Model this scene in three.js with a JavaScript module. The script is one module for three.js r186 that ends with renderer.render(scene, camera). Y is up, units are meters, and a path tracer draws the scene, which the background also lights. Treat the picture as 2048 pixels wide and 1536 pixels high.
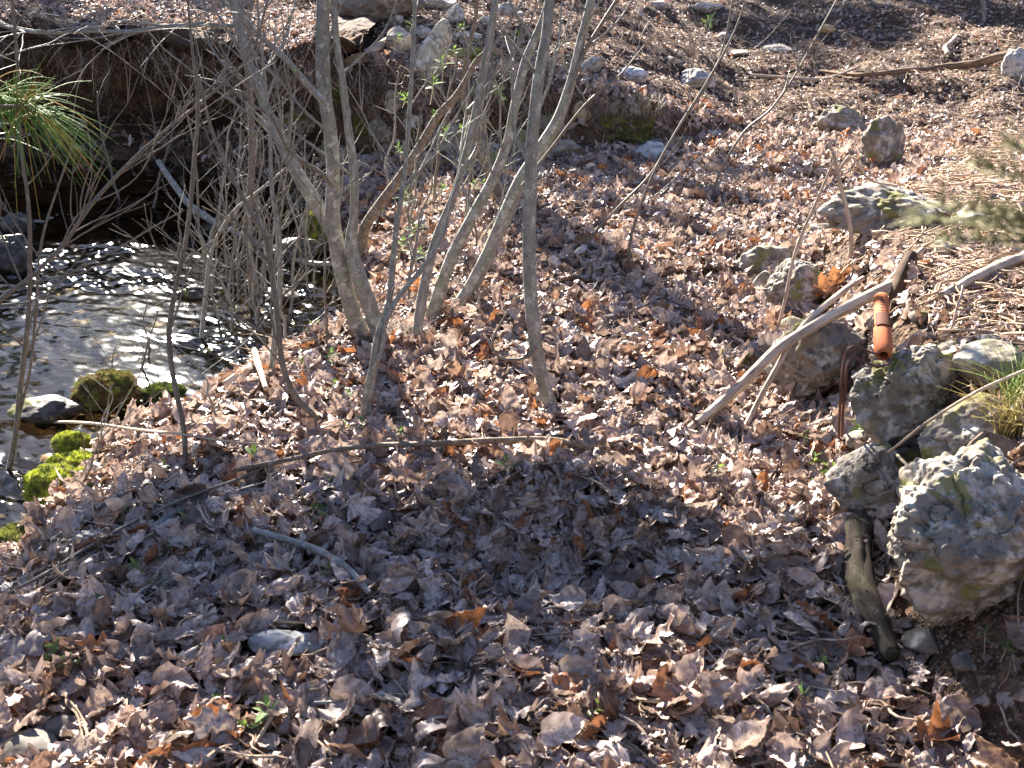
import * as THREE from 'three';
import { ImprovedNoise } from 'three/addons/math/ImprovedNoise.js';
import { mergeGeometries, mergeVertices } from 'three/addons/utils/BufferGeometryUtils.js';

// ------------------------------------------------------------------ camera, sky, sun, exposure
const scene = new THREE.Scene();
const FPX = 2230, PITCH = 22 * Math.PI / 180, EYE = 1.65;
const camera = new THREE.PerspectiveCamera(2 * Math.atan(768 / FPX) * 180 / Math.PI, 4 / 3, 0.05, 400);
camera.position.set(0, EYE, 0);
camera.rotation.set(-PITCH, 0, 0);
camera.focus = 4.6;
camera.userData.fStop = 9;
scene.add(camera);

const renderer = new THREE.WebGLRenderer({ antialias: true });
renderer.toneMapping = THREE.LinearToneMapping;
renderer.toneMappingExposure = 8.4;
renderer.shadowMap.enabled = true;

const SUN_AZ = -20 * Math.PI / 180, SUN_EL = 28 * Math.PI / 180;
const sunDir = new THREE.Vector3(Math.sin(SUN_AZ) * Math.cos(SUN_EL), Math.sin(SUN_EL), -Math.cos(SUN_AZ) * Math.cos(SUN_EL));
const sun = new THREE.DirectionalLight(new THREE.Color().setRGB(1, 0.94, 0.86), 5);
sun.position.copy(sunDir).multiplyScalar(40).add(new THREE.Vector3(0, 0, -6));
sun.target.position.set(0, 0, -6);
sun.castShadow = true;
sun.shadow.mapSize.set(4096, 4096);
Object.assign(sun.shadow.camera, { left: -16, right: 16, top: 16, bottom: -16, near: 1, far: 90 });
scene.add(sun, sun.target);
{ // clear spring sky: deep blue overhead, paler to the horizon, a soft brightening round the sun
  const W = 512, Hh = 256, d = new Float32Array(W * Hh * 4), v = new THREE.Vector3();
  for (let j = 0; j < Hh; j++) for (let i = 0; i < W; i++) {
    const th = (j + 0.5) / Hh * Math.PI - Math.PI / 2, ph = ((i + 0.5) / W - 0.5) * 2 * Math.PI;
    v.set(Math.cos(th) * Math.cos(ph), Math.sin(th), Math.cos(th) * Math.sin(ph));
    const e = Math.max(0, v.y), t = Math.pow(1 - e, 4.2), g = Math.pow(Math.max(0, v.dot(sunDir)), 12) * 0.1 * (v.y > -0.05 ? 1 : 0);
    const o = (j * W + i) * 4, k = v.y < 0 ? 0.5 : 1;
    d[o] = (0.034 + 0.13 * t + g) * k; d[o + 1] = (0.056 + 0.125 * t + g * 0.95) * k; d[o + 2] = (0.122 + 0.1 * t + g * 0.85) * k; d[o + 3] = 1;
  }
  const sky = new THREE.DataTexture(d, W, Hh, THREE.RGBAFormat, THREE.FloatType);
  sky.mapping = THREE.EquirectangularReflectionMapping; sky.magFilter = THREE.LinearFilter; sky.needsUpdate = true;
  scene.background = sky; scene.environment = sky;
}

// ------------------------------------------------------------------ helpers
let seed = 20240331;
const rnd = () => { seed = (seed + 0x6D2B79F5) | 0; let t = Math.imul(seed ^ (seed >>> 15), 1 | seed); t = (t + Math.imul(t ^ (t >>> 7), 61 | t)) ^ t; return ((t ^ (t >>> 14)) >>> 0) / 4294967296; };
const rr = (a, b) => a + (b - a) * rnd();
const pick = a => a[Math.floor(rnd() * a.length)];
const V = (x, y, z) => new THREE.Vector3(x, y, z);
const clamp = (x, a, b) => Math.max(a, Math.min(b, x));
const sstep = (a, b, x) => { const t = clamp((x - a) / (b - a), 0, 1); return t * t * (3 - 2 * t); };
const lerp = (a, b, t) => a + (b - a) * t;
const perlin = new ImprovedNoise();
const n3 = (x, y, z) => perlin.noise(x + 37.2, y + 11.7, z + 5.3);
const fbm = (x, y, z, o = 4) => { let s = 0, a = 1; for (let i = 0; i < o; i++) { s += a * n3(x, y, z); a *= 0.5; x = x * 2.03 + 1.7; y = y * 2.03 + 9.2; z = z * 2.03 + 3.1; } return s; };
const curve = (pts) => x => { if (x <= pts[0][0]) return pts[0][1]; for (let i = 1; i < pts.length; i++) if (x <= pts[i][0]) { const [a, b] = [pts[i - 1], pts[i]]; return lerp(a[1], b[1], (x - a[0]) / (b[0] - a[0])); } return pts[pts.length - 1][1]; };

const used = new Map();
function numbered(name) { const k = used.get(name) || 0; used.set(name, k + 1); return k ? `${name}_${String(k).padStart(3, '0')}` : name; }
function finish(o) { o.traverse(m => { if (m.isMesh) { m.castShadow = true; m.receiveShadow = true; } }); return o; }
function thing(name, label, category, group) { const g = new THREE.Group(); g.name = numbered(name); g.userData = { label, category }; if (group) g.userData.group = group; scene.add(g); return g; }
function tag(o, label, category, group) { o.userData.label = label; o.userData.category = category; if (group) o.userData.group = group; return o; }
function mesh(name, geo, mat, parent) { const m = new THREE.Mesh(geo, mat); m.name = parent === scene ? numbered(name) : name; m.castShadow = m.receiveShadow = true; parent.add(m); return m; }
function copyOf(o, label, group) { const c = o.clone(); c.name = numbered(o.name.replace(/_\d{3}$/, '')); c.userData = { ...o.userData }; if (label) c.userData.label = label; if (group) c.userData.group = group; scene.add(c); return c; }

// the photograph's pixels (2048 wide) as directions from the camera, used to place things on the terrain
const CP = Math.cos(PITCH), SP = Math.sin(PITCH);
const ray = (px, py) => { const a = (px - 1024) / FPX, b = (768 - py) / FPX; return V(a, -SP + b * CP, -CP - b * SP); };
const at = (px, py, depth) => ray(px, py).multiplyScalar(depth).add(camera.position);
function hit(px, py) { const r = ray(px, py); let d = 0.9; for (; d < 45; d += 0.015) if (EYE + r.y * d < H(r.x * d, r.z * d)) break; return d; }
const ground = (px, py) => at(px, py, hit(px, py));
const onPlane = (px, py, z0, y0, lean) => { const r = ray(px, py); return (z0 + lean * (y0 - EYE)) / (r.z + lean * r.y); };

// ------------------------------------------------------------------ terrain
const WATER = -0.25, rise0 = q => 0.03 * clamp(q - 4.3, 0, 6), waterY = z => WATER + rise0(-z);
const xEdge = curve([[0, -2.2], [2.6, -1.8], [3.3, -1.7], [4.1, -1.64], [4.45, -1.42], [5.0, -1.12], [5.6, -0.88], [6.3, -0.98], [7.0, -1.2], [7.5, -1.3], [8.2, -1.6], [8.8, -2.0], [9.6, -2.6]]);
const zBank = curve([[-12, 10.2], [-6, 9.7], [-3.6, 9.55], [-2.4, 9.3], [-1.6, 8.85], [-0.8, 8.75], [0, 8.95], [0.9, 9.15], [1.6, 9.5], [2.4, 10]]);
const hBank = curve([[-12, 0.95], [-4, 0.85], [-2, 0.72], [-1, 0.6], [0, 0.5], [0.9, 0.4], [1.5, 0.2], [2.2, 0]]);
const xRight = curve([[1.5, 0.93], [2.2, 0.95], [3, 0.97], [3.9, 1.12], [4.8, 1.26], [5.7, 1.5], [6.7, 2.1], [8, 2.7], [9.5, 3.6]]);
const hRight = curve([[1.5, 0.46], [3.9, 0.45], [5.7, 0.3], [8, 0.14], [9.5, 0]]);
function H(x, z) {
  const q = -z;
  let h = 0.05 * fbm(x * 0.7, 0, z * 0.7, 3) + 0.015 * n3(x * 6, 2, z * 6);
  h += 0.17 * Math.exp(-((x - 0.1) ** 2 / 0.08 + (q - 2.95) ** 2 / 0.025)) - 0.06 * Math.exp(-((x - 0.25) ** 2 / 0.12 + (q - 2.6) ** 2 / 0.03));                 // a drift of leaves
  const e = xEdge(q) + 0.13 - x + 0.06 * n3(x * 3, 7, z * 3);                                        // > 0 towards the stream
  const wet = 1 - sstep(-0.02, 0.35, q - zBank(x) + 0.35);
  const inB = sstep(-0.55, 0.16, e) * wet;
  h = lerp(h, rise0(q) - 0.26 - 0.16 * sstep(0, 0.5, e) + 0.035 * fbm(x * 2.2, 4, z * 2.2, 3), inB);
  const far = q - zBank(x) - 0.75 * sstep(-1.2, -1.9, x) + 0.08 * n3(x * 2.5, 1, 3);
  h += hBank(x) * sstep(-0.05, 0.16, far) + (x < -1.2 ? 0 : 0);
  if (inB > 0 && far > 0) h += 0;
  const fs = Math.max(0, q - zBank(clamp(x, -12, 2.4)));
  const rise = lerp(0.25, 0.17, sstep(-2, 1.5, x));
  h += Math.min(fs, 6) * rise + Math.max(0, Math.min(fs - 6, 60)) * 0.1 + 0.1 * fbm(x * 1.6, 8, z * 1.6, 4) * sstep(0, 1, fs);
  const rb = x - xRight(q) + 0.07 * n3(x * 2, 5, z * 2);
  h += hRight(q) * sstep(-0.02, 0.42, rb) + Math.max(0, Math.min(rb, 5)) * 0.07;
  return h;
}

// ------------------------------------------------------------------ textures
function tex(w, h, fn, srgb) {
  const d = new Uint8Array(w * h * 4);
  for (let j = 0; j < h; j++) for (let i = 0; i < w; i++) { const c = fn(i / w, j / h), o = (j * w + i) * 4; d[o] = clamp(c[0] * 255, 0, 255); d[o + 1] = clamp(c[1] * 255, 0, 255); d[o + 2] = clamp(c[2] * 255, 0, 255); d[o + 3] = 255; }
  const t = new THREE.DataTexture(d, w, h); t.wrapS = t.wrapT = THREE.RepeatWrapping; t.magFilter = THREE.LinearFilter; t.minFilter = THREE.LinearMipmapLinearFilter; t.generateMipmaps = true; if (srgb) t.colorSpace = THREE.SRGBColorSpace; t.needsUpdate = true; return t;
}
// noise that tiles on the unit square
const tn = (u, v, f, s = 0) => { const a = u * 2 * Math.PI, b = v * 2 * Math.PI, R = f / (2 * Math.PI); return perlin.noise(R * Math.cos(a) + s, R * Math.sin(a) + R * 1.3 * Math.cos(b) + 20 + s * 1.7, R * Math.sin(b) * 1.1 + 7 + s); };
const tf = (u, v, f, s = 0, o = 4) => { let r = 0, a = 1; for (let i = 0; i < o; i++) { r += a * tn(u, v, f, s + i * 3.1); a *= 0.55; f *= 2; } return r; };
const mix3 = (a, b, t) => [lerp(a[0], b[0], t), lerp(a[1], b[1], t), lerp(a[2], b[2], t)];

const soilMap = tex(512, 512, (u, v) => { const a = 0.5 + 0.5 * tf(u, v, 9, 1, 5), b = tf(u, v, 40, 5, 3); const c = mix3([0.25, 0.205, 0.17], [0.47, 0.40, 0.34], clamp(a + b * 0.4, 0, 1)); return b > 0.55 ? mix3(c, [0.62, 0.55, 0.48], 0.6) : c; }, true);
const soilBump = tex(512, 512, (u, v) => { const a = 0.5 + 0.35 * tf(u, v, 26, 4, 4); return [a, a, a]; });
const lichen = []; for (let i = 0; i < 90; i++) lichen.push([rnd(), rnd(), 0.012 + 0.05 * rnd() ** 2.2, rnd()]);
const lichenAt = (u, v) => { let b = 0, t = 0; for (const [x, y, r, k] of lichen) { let dx = Math.abs(u - x), dy = Math.abs(v - y); if (dx > 0.5) dx = 1 - dx; if (dy > 0.5) dy = 1 - dy; const d = Math.hypot(dx, dy * 1.15); if (d < r * 1.5) { const a = 1 - sstep(r * 0.72, r * 1.05, d + r * 0.7 * tn(u, v, 40, 3)); if (a > b) { b = a; t = k; } } } return [b, t]; };
const barkMap = tex(512, 512, (u, v) => {   // smooth grey-brown bark with round pale lichen
  const g = tf(u, v, 7, 2, 4), st = tf(u, v, 34, 9, 3);
  let c = mix3([0.42, 0.405, 0.375], [0.61, 0.59, 0.555], clamp(0.5 + g * 0.5 + st * 0.3, 0, 1));
  c = mix3(c, [0.47, 0.49, 0.40], 0.5 * sstep(0.0, 0.5, tf(u, v, 4, 31, 3)));
  const [b, k] = lichenAt(u, v); c = mix3(c, k < 0.75 ? [0.72, 0.72, 0.67] : [0.50, 0.55, 0.46], b * (0.55 + 0.35 * k) * clamp(0.8 + 0.5 * st, 0, 1));
  return mix3(c, [0.24, 0.22, 0.19], 0.35 * sstep(0.34, 0.6, tf(u, v, 28, 41, 2)));
}, true);
const barkBump = tex(512, 512, (u, v) => { const a = 0.4 + 0.2 * tf(u, v, 30, 3, 3) + 0.18 * lichenAt(u, v)[0]; return [a, a, a]; });
const woodMap = tex(256, 512, (u, v) => { const g = tf(u * 1, v, 5, 4, 3), f = 0.5 + 0.5 * Math.sin((u * 26 + g * 1.6) * 2 * Math.PI); return mix3(mix3([0.5, 0.44, 0.38], [0.76, 0.70, 0.63], clamp(0.55 + 0.5 * g + 0.16 * f, 0, 1)), [0.28, 0.23, 0.2], 0.45 * sstep(0.5, 0.75, tf(u, v, 12, 8, 3))); }, true);
const leafMap = tex(256, 256, (u, v) => {   // blotchy dry blade with paler veins; multiplied by each leaf's own colour
  const b = tf(u, v, 5, 6, 5), w = Math.abs(v - 0.5);
  let c = mix3([0.66, 0.62, 0.58], [1, 0.98, 0.96], clamp(0.62 + b * 0.75, 0, 1));
  const rib = Math.exp(-((w / 0.018) ** 2)), s = (u - w * 0.9) * 7, vein = Math.exp(-(((s - Math.round(s)) / 0.06) ** 2));
  c = mix3(c, [1, 0.97, 0.92], clamp(0.8 * rib + 0.4 * vein, 0, 1));
  return mix3(c, [0.4, 0.33, 0.3], 0.7 * sstep(0.42, 0.6, tf(u, v, 14, 16, 3)));
}, true);
const greenMap = tex(128, 128, (u, v) => { const w = Math.abs(v - 0.5), rib = Math.exp(-((w / 0.03) ** 2)); const c = mix3([0.8, 0.86, 0.78], [1, 1, 1], clamp(0.6 + tf(u, v, 6, 3, 3), 0, 1)); return mix3(c, [1, 1, 0.9], rib * 0.7); }, true);
const leatherBump = tex(256, 256, (u, v) => { const a = 0.5 + 0.4 * tf(u, v, 40, 2, 2); return [a, a, a]; });

const col = (r, g, b) => new THREE.Color().setRGB(r, g, b);
const std = o => new THREE.MeshPhysicalMaterial({ roughness: 0.9, specularIntensity: 0.3, ...o });
const rep = (t, x, y) => { const c = t.clone(); c.repeat.set(x, y); c.needsUpdate = true; return c; };
const M = {
  soil: std({ map: soilMap, bumpMap: soilBump, bumpScale: 0.03, vertexColors: true, roughness: 1 }),
  bark: std({ map: rep(barkMap, 2.6, 2.6), bumpMap: rep(barkBump, 2.6, 2.6), bumpScale: 0.003, color: col(0.95, 0.94, 0.92), roughness: 0.75 }),
  barkBrown: std({ map: rep(barkMap, 2.2, 5), bumpMap: rep(barkBump, 2.2, 5), bumpScale: 0.004, color: col(0.72, 0.58, 0.48) }),
  twig: std({ map: rep(barkMap, 4, 4), color: col(0.62, 0.54, 0.48), roughness: 0.6 }),
  twigGrey: std({ map: rep(barkMap, 4, 4), color: col(0.9, 0.88, 0.85), roughness: 0.6 }),
  dead: std({ map: rep(woodMap, 3, 1.4), bumpMap: rep(woodMap, 3, 1.4), bumpScale: 0.004, color: col(0.98, 0.94, 0.88) }),
  deadDark: std({ map: rep(woodMap, 3, 1.4), color: col(0.36, 0.28, 0.22) }),
  straw: std({ color: col(0.42, 0.33, 0.22), roughness: 0.7 }),
  rock: std({ vertexColors: true, roughness: 0.92 }),
  leaf: new THREE.MeshPhysicalMaterial({ map: leafMap, roughness: 0.72, transmission: 0, side: THREE.DoubleSide }),
  moss: new THREE.MeshPhysicalMaterial({ color: col(0.17, 0.21, 0.03), roughness: 1, vertexColors: true, side: THREE.DoubleSide }),
};
M.leaf = new THREE.MeshPhysicalMaterial({ map: leafMap, roughness: 1, transmission: 0.2, thickness: 0, specularIntensity: 0.3, clearcoat: 0.75, clearcoatRoughness: 0.42, side: THREE.DoubleSide });

// ------------------------------------------------------------------ geometry builders
function gridGeo(xs, zs, yf, colf, uvs = 1) {
  const nx = xs.length, nz = zs.length, P = new Float32Array(nx * nz * 3), U = new Float32Array(nx * nz * 2), C = colf ? new Float32Array(nx * nz * 3) : null, I = [];
  for (let j = 0; j < nz; j++) for (let i = 0; i < nx; i++) {
    const k = j * nx + i, x = xs[i], z = zs[j], y = yf(x, z);
    P.set([x, y, z], k * 3); U.set([(x + y * 0.8) * uvs, (z - y * 0.6) * uvs], k * 2); if (C) C.set(colf(x, y, z), k * 3);
    if (i && j) { const a = k - nx - 1, b = k - nx, c = k - 1; I.push(a, b, c, b, k, c); }
  }
  const g = new THREE.BufferGeometry();
  g.setAttribute('position', new THREE.BufferAttribute(P, 3)); g.setAttribute('uv', new THREE.BufferAttribute(U, 2)); if (C) g.setAttribute('color', new THREE.BufferAttribute(C, 3));
  g.setIndex(I); g.computeVertexNormals(); return g;
}
// a limb: smooth path through points, radius along it, closed rounded ends
function sweep(pts, radii, { sides = 8, step = 0.05, wob = 0.06, uvOff = 0, flat = 1, smooth = true } = {}) {
  const c = new THREE.CatmullRomCurve3(pts, false, 'centripetal'), len = c.getLength(), n = clamp(Math.round(len / step), smooth ? pts.length * 2 : pts.length, 120);
  const P = [], U = [], I = [], sh = rnd() * 100; let N = null, pt = null, dist = 0;
  for (let i = 0; i <= n; i++) {
    const t = i / n, p = c.getPoint(t), T = c.getTangent(t).normalize();
    if (!N) { N = V(0.3, 0.1, 1); N.addScaledVector(T, -N.dot(T)); if (N.lengthSq() < 0.01) N = V(1, 0, 0).addScaledVector(T, -T.x); N.normalize(); }
    else { N.addScaledVector(T, -N.dot(T)).normalize(); }
    const B = T.clone().cross(N); if (pt) dist += p.distanceTo(pt); pt = p;
    const f = t * (radii.length - 1), k = Math.min(radii.length - 2, Math.floor(f)), r0 = radii.length > 1 ? lerp(radii[k], radii[k + 1], f - k) : radii[0];
    for (let s = 0; s <= sides; s++) {
      const a = s / sides * 2 * Math.PI, ca = Math.cos(a), sa = Math.sin(a);
      const r = r0 * (1 + wob * (n3(ca * 1.3 + sh, sa * 1.3, dist * 7) * 1.6 + 0.7 * n3(sh, 3, dist * 22)));
      P.push(p.x + (N.x * ca + B.x * sa * flat) * r, p.y + (N.y * ca + B.y * sa * flat) * r, p.z + (N.z * ca + B.z * sa * flat) * r);
      U.push(s / sides * Math.max(1, Math.round(r0 * 2 * Math.PI * 6)) / 6 + uvOff, dist + uvOff * 3.3);
      if (i && s) { const w = sides + 1, q = i * w + s; I.push(q - w - 1, q - w, q - 1, q - w, q, q - 1); }
    }
  }
  const w = sides + 1, cap = (row, flip) => { const p = c.getPoint(row ? 1 : 0), k = P.length / 3; P.push(p.x, p.y, p.z); U.push(uvOff, dist); for (let s = 0; s < sides; s++) { const a = row * w + s; flip ? I.push(a, a + 1, k) : I.push(a + 1, a, k); } };
  cap(0, false); cap(n, true);
  const g = new THREE.BufferGeometry(); g.setAttribute('position', new THREE.Float32BufferAttribute(P, 3)); g.setAttribute('uv', new THREE.Float32BufferAttribute(U, 2)); g.setIndex(I); g.computeVertexNormals(); return g;
}
// a crooked side twig with side twigs of its own, as geometries
function twigGeos(p0, dir, len, r, depth, out, o = {}) {
  const n = Math.max(3, Math.round(len / 0.09)), pts = [p0.clone()], d = dir.clone().normalize(), kink = o.kink ?? 0.22, rise = o.rise ?? 0.08, side = V(rnd() - 0.5, rnd() - 0.5, rnd() - 0.5);
  for (let i = 0; i < n; i++) {
    side.set(rnd() - 0.5, rnd() - 0.5, rnd() - 0.5);
    d.addScaledVector(side, kink * 1.7); d.y += rise; d.normalize();
    pts.push(pts[i].clone().addScaledVector(d, len / n));
  }
  out.push(sweep(pts, [r, r * 0.75, r * 0.35], { sides: r > 0.006 ? 6 : 4, step: 0.07, wob: 0.12, uvOff: rnd() }));
  if (depth > 0) { const m = o.subs ?? Math.max(1, Math.round(len / 0.16)); for (let k = 0; k < m; k++) { const i = 1 + Math.floor(rnd() * (n - 1)), a = pts[i].clone().sub(pts[i - 1]).normalize(); a.add(V(rr(-1, 1), rr(-0.4, 1), rr(-1, 1)).multiplyScalar(0.85)); twigGeos(pts[i], a, len * rr(0.25, 0.5), r * 0.55, depth - 1, out, o); } }
  return out;
}
// stems traced on a standing plane through their foot: [px, py, width in px]
function stemPoints(list, lean = 0, foot = null, z0in, y0in) {
  const f = foot || list[0], b = foot === false ? null : ground(f[0], f[1]), z0 = z0in ?? b.z, y0 = y0in ?? b.y, pts = [], rad = [];
  for (const [px, py, w] of list) { const d = onPlane(px, py, z0, y0, lean); pts.push(at(px, py, d)); rad.push(w / 2 * d / FPX); }
  return { pts, rad, z0, y0 };
}
function sideTwigs(parent, pts, rad, n, len, mat, o = {}) {
  const c = new THREE.CatmullRomCurve3(pts, false, 'centripetal');
  for (let i = 0; i < n; i++) {
    const t = rr(o.t0 ?? 0.25, o.t1 ?? 1), p = c.getPoint(t), T = c.getTangent(t), a = rnd() * 2 * Math.PI;
    const d = T.clone().multiplyScalar(0.7).add(V(Math.cos(a), rr(-0.1, 0.5), Math.sin(a) * 0.8));
    const r = clamp(rad[Math.min(rad.length - 1, Math.floor(t * rad.length))] * 0.4, 0.0016, o.rmax ?? 0.006);
    mesh('branch', mergeGeometries(twigGeos(p, d, len * rr(0.5, 1.2), r, o.depth ?? 1, [], o)), mat, parent);
  }
}
// the crown of a tree above the picture: limbs that fork into twigs
function crown(parent, tip, dir, r, len, levels, mat) {
  const out = [];
  (function grow(p, d, r, len, lv) {
    const n = 5, pts = [p.clone()], dd = d.clone();
    for (let i = 0; i < n; i++) { dd.add(V(rr(-0.22, 0.22), rr(-0.05, 0.18), rr(-0.22, 0.22))).normalize(); pts.push(pts[i].clone().addScaledVector(dd, len / n)); }
    out.push(sweep(pts, [r, r * 0.6], { sides: lv > 1 ? 6 : 4, step: len / 6, wob: 0.05 }));
    if (lv > 0) for (let k = 0; k < 4; k++) { const i = 1 + Math.floor(rnd() * 5), a = pts[Math.min(i, n)]; grow(a, dd.clone().add(V(rr(-1, 1), rr(-0.3, 0.6), rr(-1, 1)).multiplyScalar(0.9)).normalize(), r * 0.5, len * 0.65, lv - 1); }
  })(tip, dir, r, len, levels);
  mesh('crown', mergeGeometries(out), mat, parent);
}
function blob(detail, fn) { // icosphere pushed out by fn(direction), with colour
  const g = mergeVertices(new THREE.IcosahedronGeometry(1, detail).deleteAttribute('uv').deleteAttribute('normal')), p = g.attributes.position, C = new Float32Array(p.count * 3), v = V(0, 0, 0), o = { r: 1, c: [1, 1, 1] };
  for (let i = 0; i < p.count; i++) { v.fromBufferAttribute(p, i).normalize(); fn(v, o); p.setXYZ(i, v.x * o.r, v.y * o.r, v.z * o.r); C.set(o.c, i * 3); }
  g.setAttribute('color', new THREE.BufferAttribute(C, 3)); g.computeVertexNormals(); return g;
}
// a weathered stone: facets, fissures, pale lichen crust and moss patches
function rockGeo(sx, sy, sz, o = {}) {
  const s = o.seed ?? rnd() * 100, det = o.detail ?? 10, facets = []; for (let i = 0; i < 12; i++) { facets.push([V(rr(-1, 1), rr(-1, 1), rr(-1, 1)).normalize(), rr(0.55, 0.9)]); }
  const base = o.base || [0.18, 0.15, 0.115], pale = o.pale || [0.36, 0.325, 0.27], dark = o.dark || [0.085, 0.075, 0.062];
  const g = blob(det, (v, q) => {
    let r = 1; for (const [n, d] of facets) { const c = v.dot(n); if (c > 0.01) r = Math.min(r, lerp(1, d / c, o.blocky ?? 0.6)); }
    const x = v.x * sx * 10, y = v.y * sy * 10, z = v.z * sz * 10;
    r *= 1 + 0.2 * fbm(x * 0.35 + s, y * 0.35, z * 0.35, 3) + (o.rough ?? 0.04) * fbm(x * 1.6, y * 1.6 + s, z * 1.6, 4);
    const wp = 1.1 * fbm(x * 0.9, y * 0.9, z * 0.9 + s, 3), fis = Math.abs(n3(x * 0.8 + s + wp, y * 1.5 + wp, z * 0.8 - wp)), f2 = Math.abs(n3(x * 2.4 + wp, y * 2.9 + s, z * 2.4 + wp));
    const cr = o.cracks ?? 1, crack = (1 - sstep(0, 0.05, fis)) * cr * sstep(-0.25, 0.2, n3(x * 0.5, y * 0.5 + s, z * 0.5)), crack2 = (1 - sstep(0, 0.045, f2)) * cr * sstep(-0.1, 0.3, n3(x, y, z + s));
    r *= 1 - 0.10 * crack - 0.04 * crack2;
    const m = fbm(x * 1.5, y * 1.5, z * 1.5 + s, 5);
    let c = mix3(base, pale, sstep(o.lich ?? -0.05, (o.lich ?? -0.05) + 0.6, m + 0.45 * n3(x * 6, y * 6, z * 6)));
    c = mix3(c, dark, 0.7 * sstep(0.1, 0.4, n3(x * 3.1 + s, y * 3.1, z * 3.1) + 0.4 * n3(x * 9, y * 9, z * 9)));
    c = mix3(c, dark, 0.55 * Math.max(crack, crack2 * 0.6));
    const ms = fbm(x * 0.8 + 9, y * 0.8, z * 0.8 - s, 4) + (v.y - 0.5) * 0.25;
    if (o.moss) c = mix3(c, [0.14, 0.135, 0.035], 0.8 * sstep(0.36 - o.moss, 0.62 - o.moss, ms + 0.22 * n3(x * 5, y * 5, z * 5) + 0.2 * n3(x * 12, y * 12, z * 12)));
    q.r = r; q.c = c;
  });
  g.scale(sx, sy, sz); g.computeVertexNormals(); return g;
}
const G = {};

// ------------------------------------------------------------------ ground
{
  const xs = [], zs = [];
  for (let x = -70; x < -10; x += 6) xs.push(x); for (let x = -10; x < -5.2; x += 0.24) xs.push(x); for (let x = -5.2; x < 5.2; x += 0.045) xs.push(x); for (let x = 5.2; x < 10; x += 0.24) xs.push(x); for (let x = 10; x <= 70; x += 6) xs.push(x);
  for (let z = 8; z > 0.6; z -= 0.5) zs.push(z); for (let q = -0.6; q < 8; q += 0.045) zs.push(-q); for (let q = 8; q < 11; q += 0.03) zs.push(-q); for (let q = 11; q < 16; q += 0.08) zs.push(-q); for (let q = 16; q <= 130; q += 3) zs.push(-q);
  const g = gridGeo(xs, zs, (x, z) => H(x, z) + 0.008 * n3(x * 17, 3, z * 17), (x, y, z) => {
    const q = -z, n = fbm(x * 1.4, 3, z * 1.4, 3), m = fbm(x * 4, 6, z * 4, 3);
    let c = mix3([0.5, 0.43, 0.37], [0.95, 0.83, 0.72], clamp(0.5 + 0.5 * n + 0.3 * m, 0, 1));
    if (y < waterY(z) - 0.01) c = mix3([0.5, 0.3, 0.11], [0.2, 0.19, 0.09], sstep(-0.42, -0.0, n + 0.3 * m));   // amber and olive bed
    return c;
  });
  const m = mesh('ground', g, M.soil, scene); m.userData.kind = 'structure';
}
const lip = x => { const zb = -zBank(x), fade = sstep(-1.1, -1.8, x); return { zb, fade, top: H(x, zb - 1.3), out: (0.55 + 0.16 * n3(x * 1.1, 2, 1) + 0.07 * n3(x * 4, 5, 2)) * fade, th: 0.24 + 0.1 * n3(x * 1.7, 6, 1) }; };
// the lip of the bank that hangs over the stream, earth bound by roots
{
  const xs = []; for (let x = -9; x <= -1.1; x += 0.035) xs.push(x);
  const P = [], C = [], U = [], I = [], K = 44;
  xs.forEach((x, i) => {
    const { zb, fade, top, out, th } = lip(x);
    for (let k = 0; k <= K; k++) {
      const t = k / K, a = t * Math.PI; // top back, round the lip, underside back
      const dz = -1.3 + (1.3 + out) * Math.sin(Math.min(a, Math.PI)) ** 0.6, y = top + 0.015 - (1 - Math.cos(a)) / 2 * th - 0.1 * fade * Math.sin(a);
      const nn = (0.13 * fbm(x * 3.3, y * 4, zb + dz * 3, 4) + 0.03 * n3(x * 19, y * 19, dz * 19)) * Math.sin(a);
      P.push(x, y + nn * 0.8, zb + dz + nn); U.push(x, t * 1.4); C.push(...mix3([0.5, 0.43, 0.37], [0.95, 0.83, 0.72], clamp(0.5 + 0.5 * fbm(x * 1.4, y * 1.4, (zb + dz) * 1.4, 3) + 0.3 * fbm(x * 4, y * 4, dz * 4, 3), 0, 1)));
      if (i && k) { const w = K + 1, q = i * w + k; I.push(q - w - 1, q - 1, q - w, q - w, q - 1, q); }
    }
  });
  const g = new THREE.BufferGeometry(); g.setAttribute('position', new THREE.Float32BufferAttribute(P, 3)); g.setAttribute('uv', new THREE.Float32BufferAttribute(U, 2)); g.setAttribute('color', new THREE.Float32BufferAttribute(C, 3)); g.setIndex(I); g.computeVertexNormals();
  const m = mesh('stream_bank', g, M.soil, scene); m.userData.kind = 'structure';
}
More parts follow.
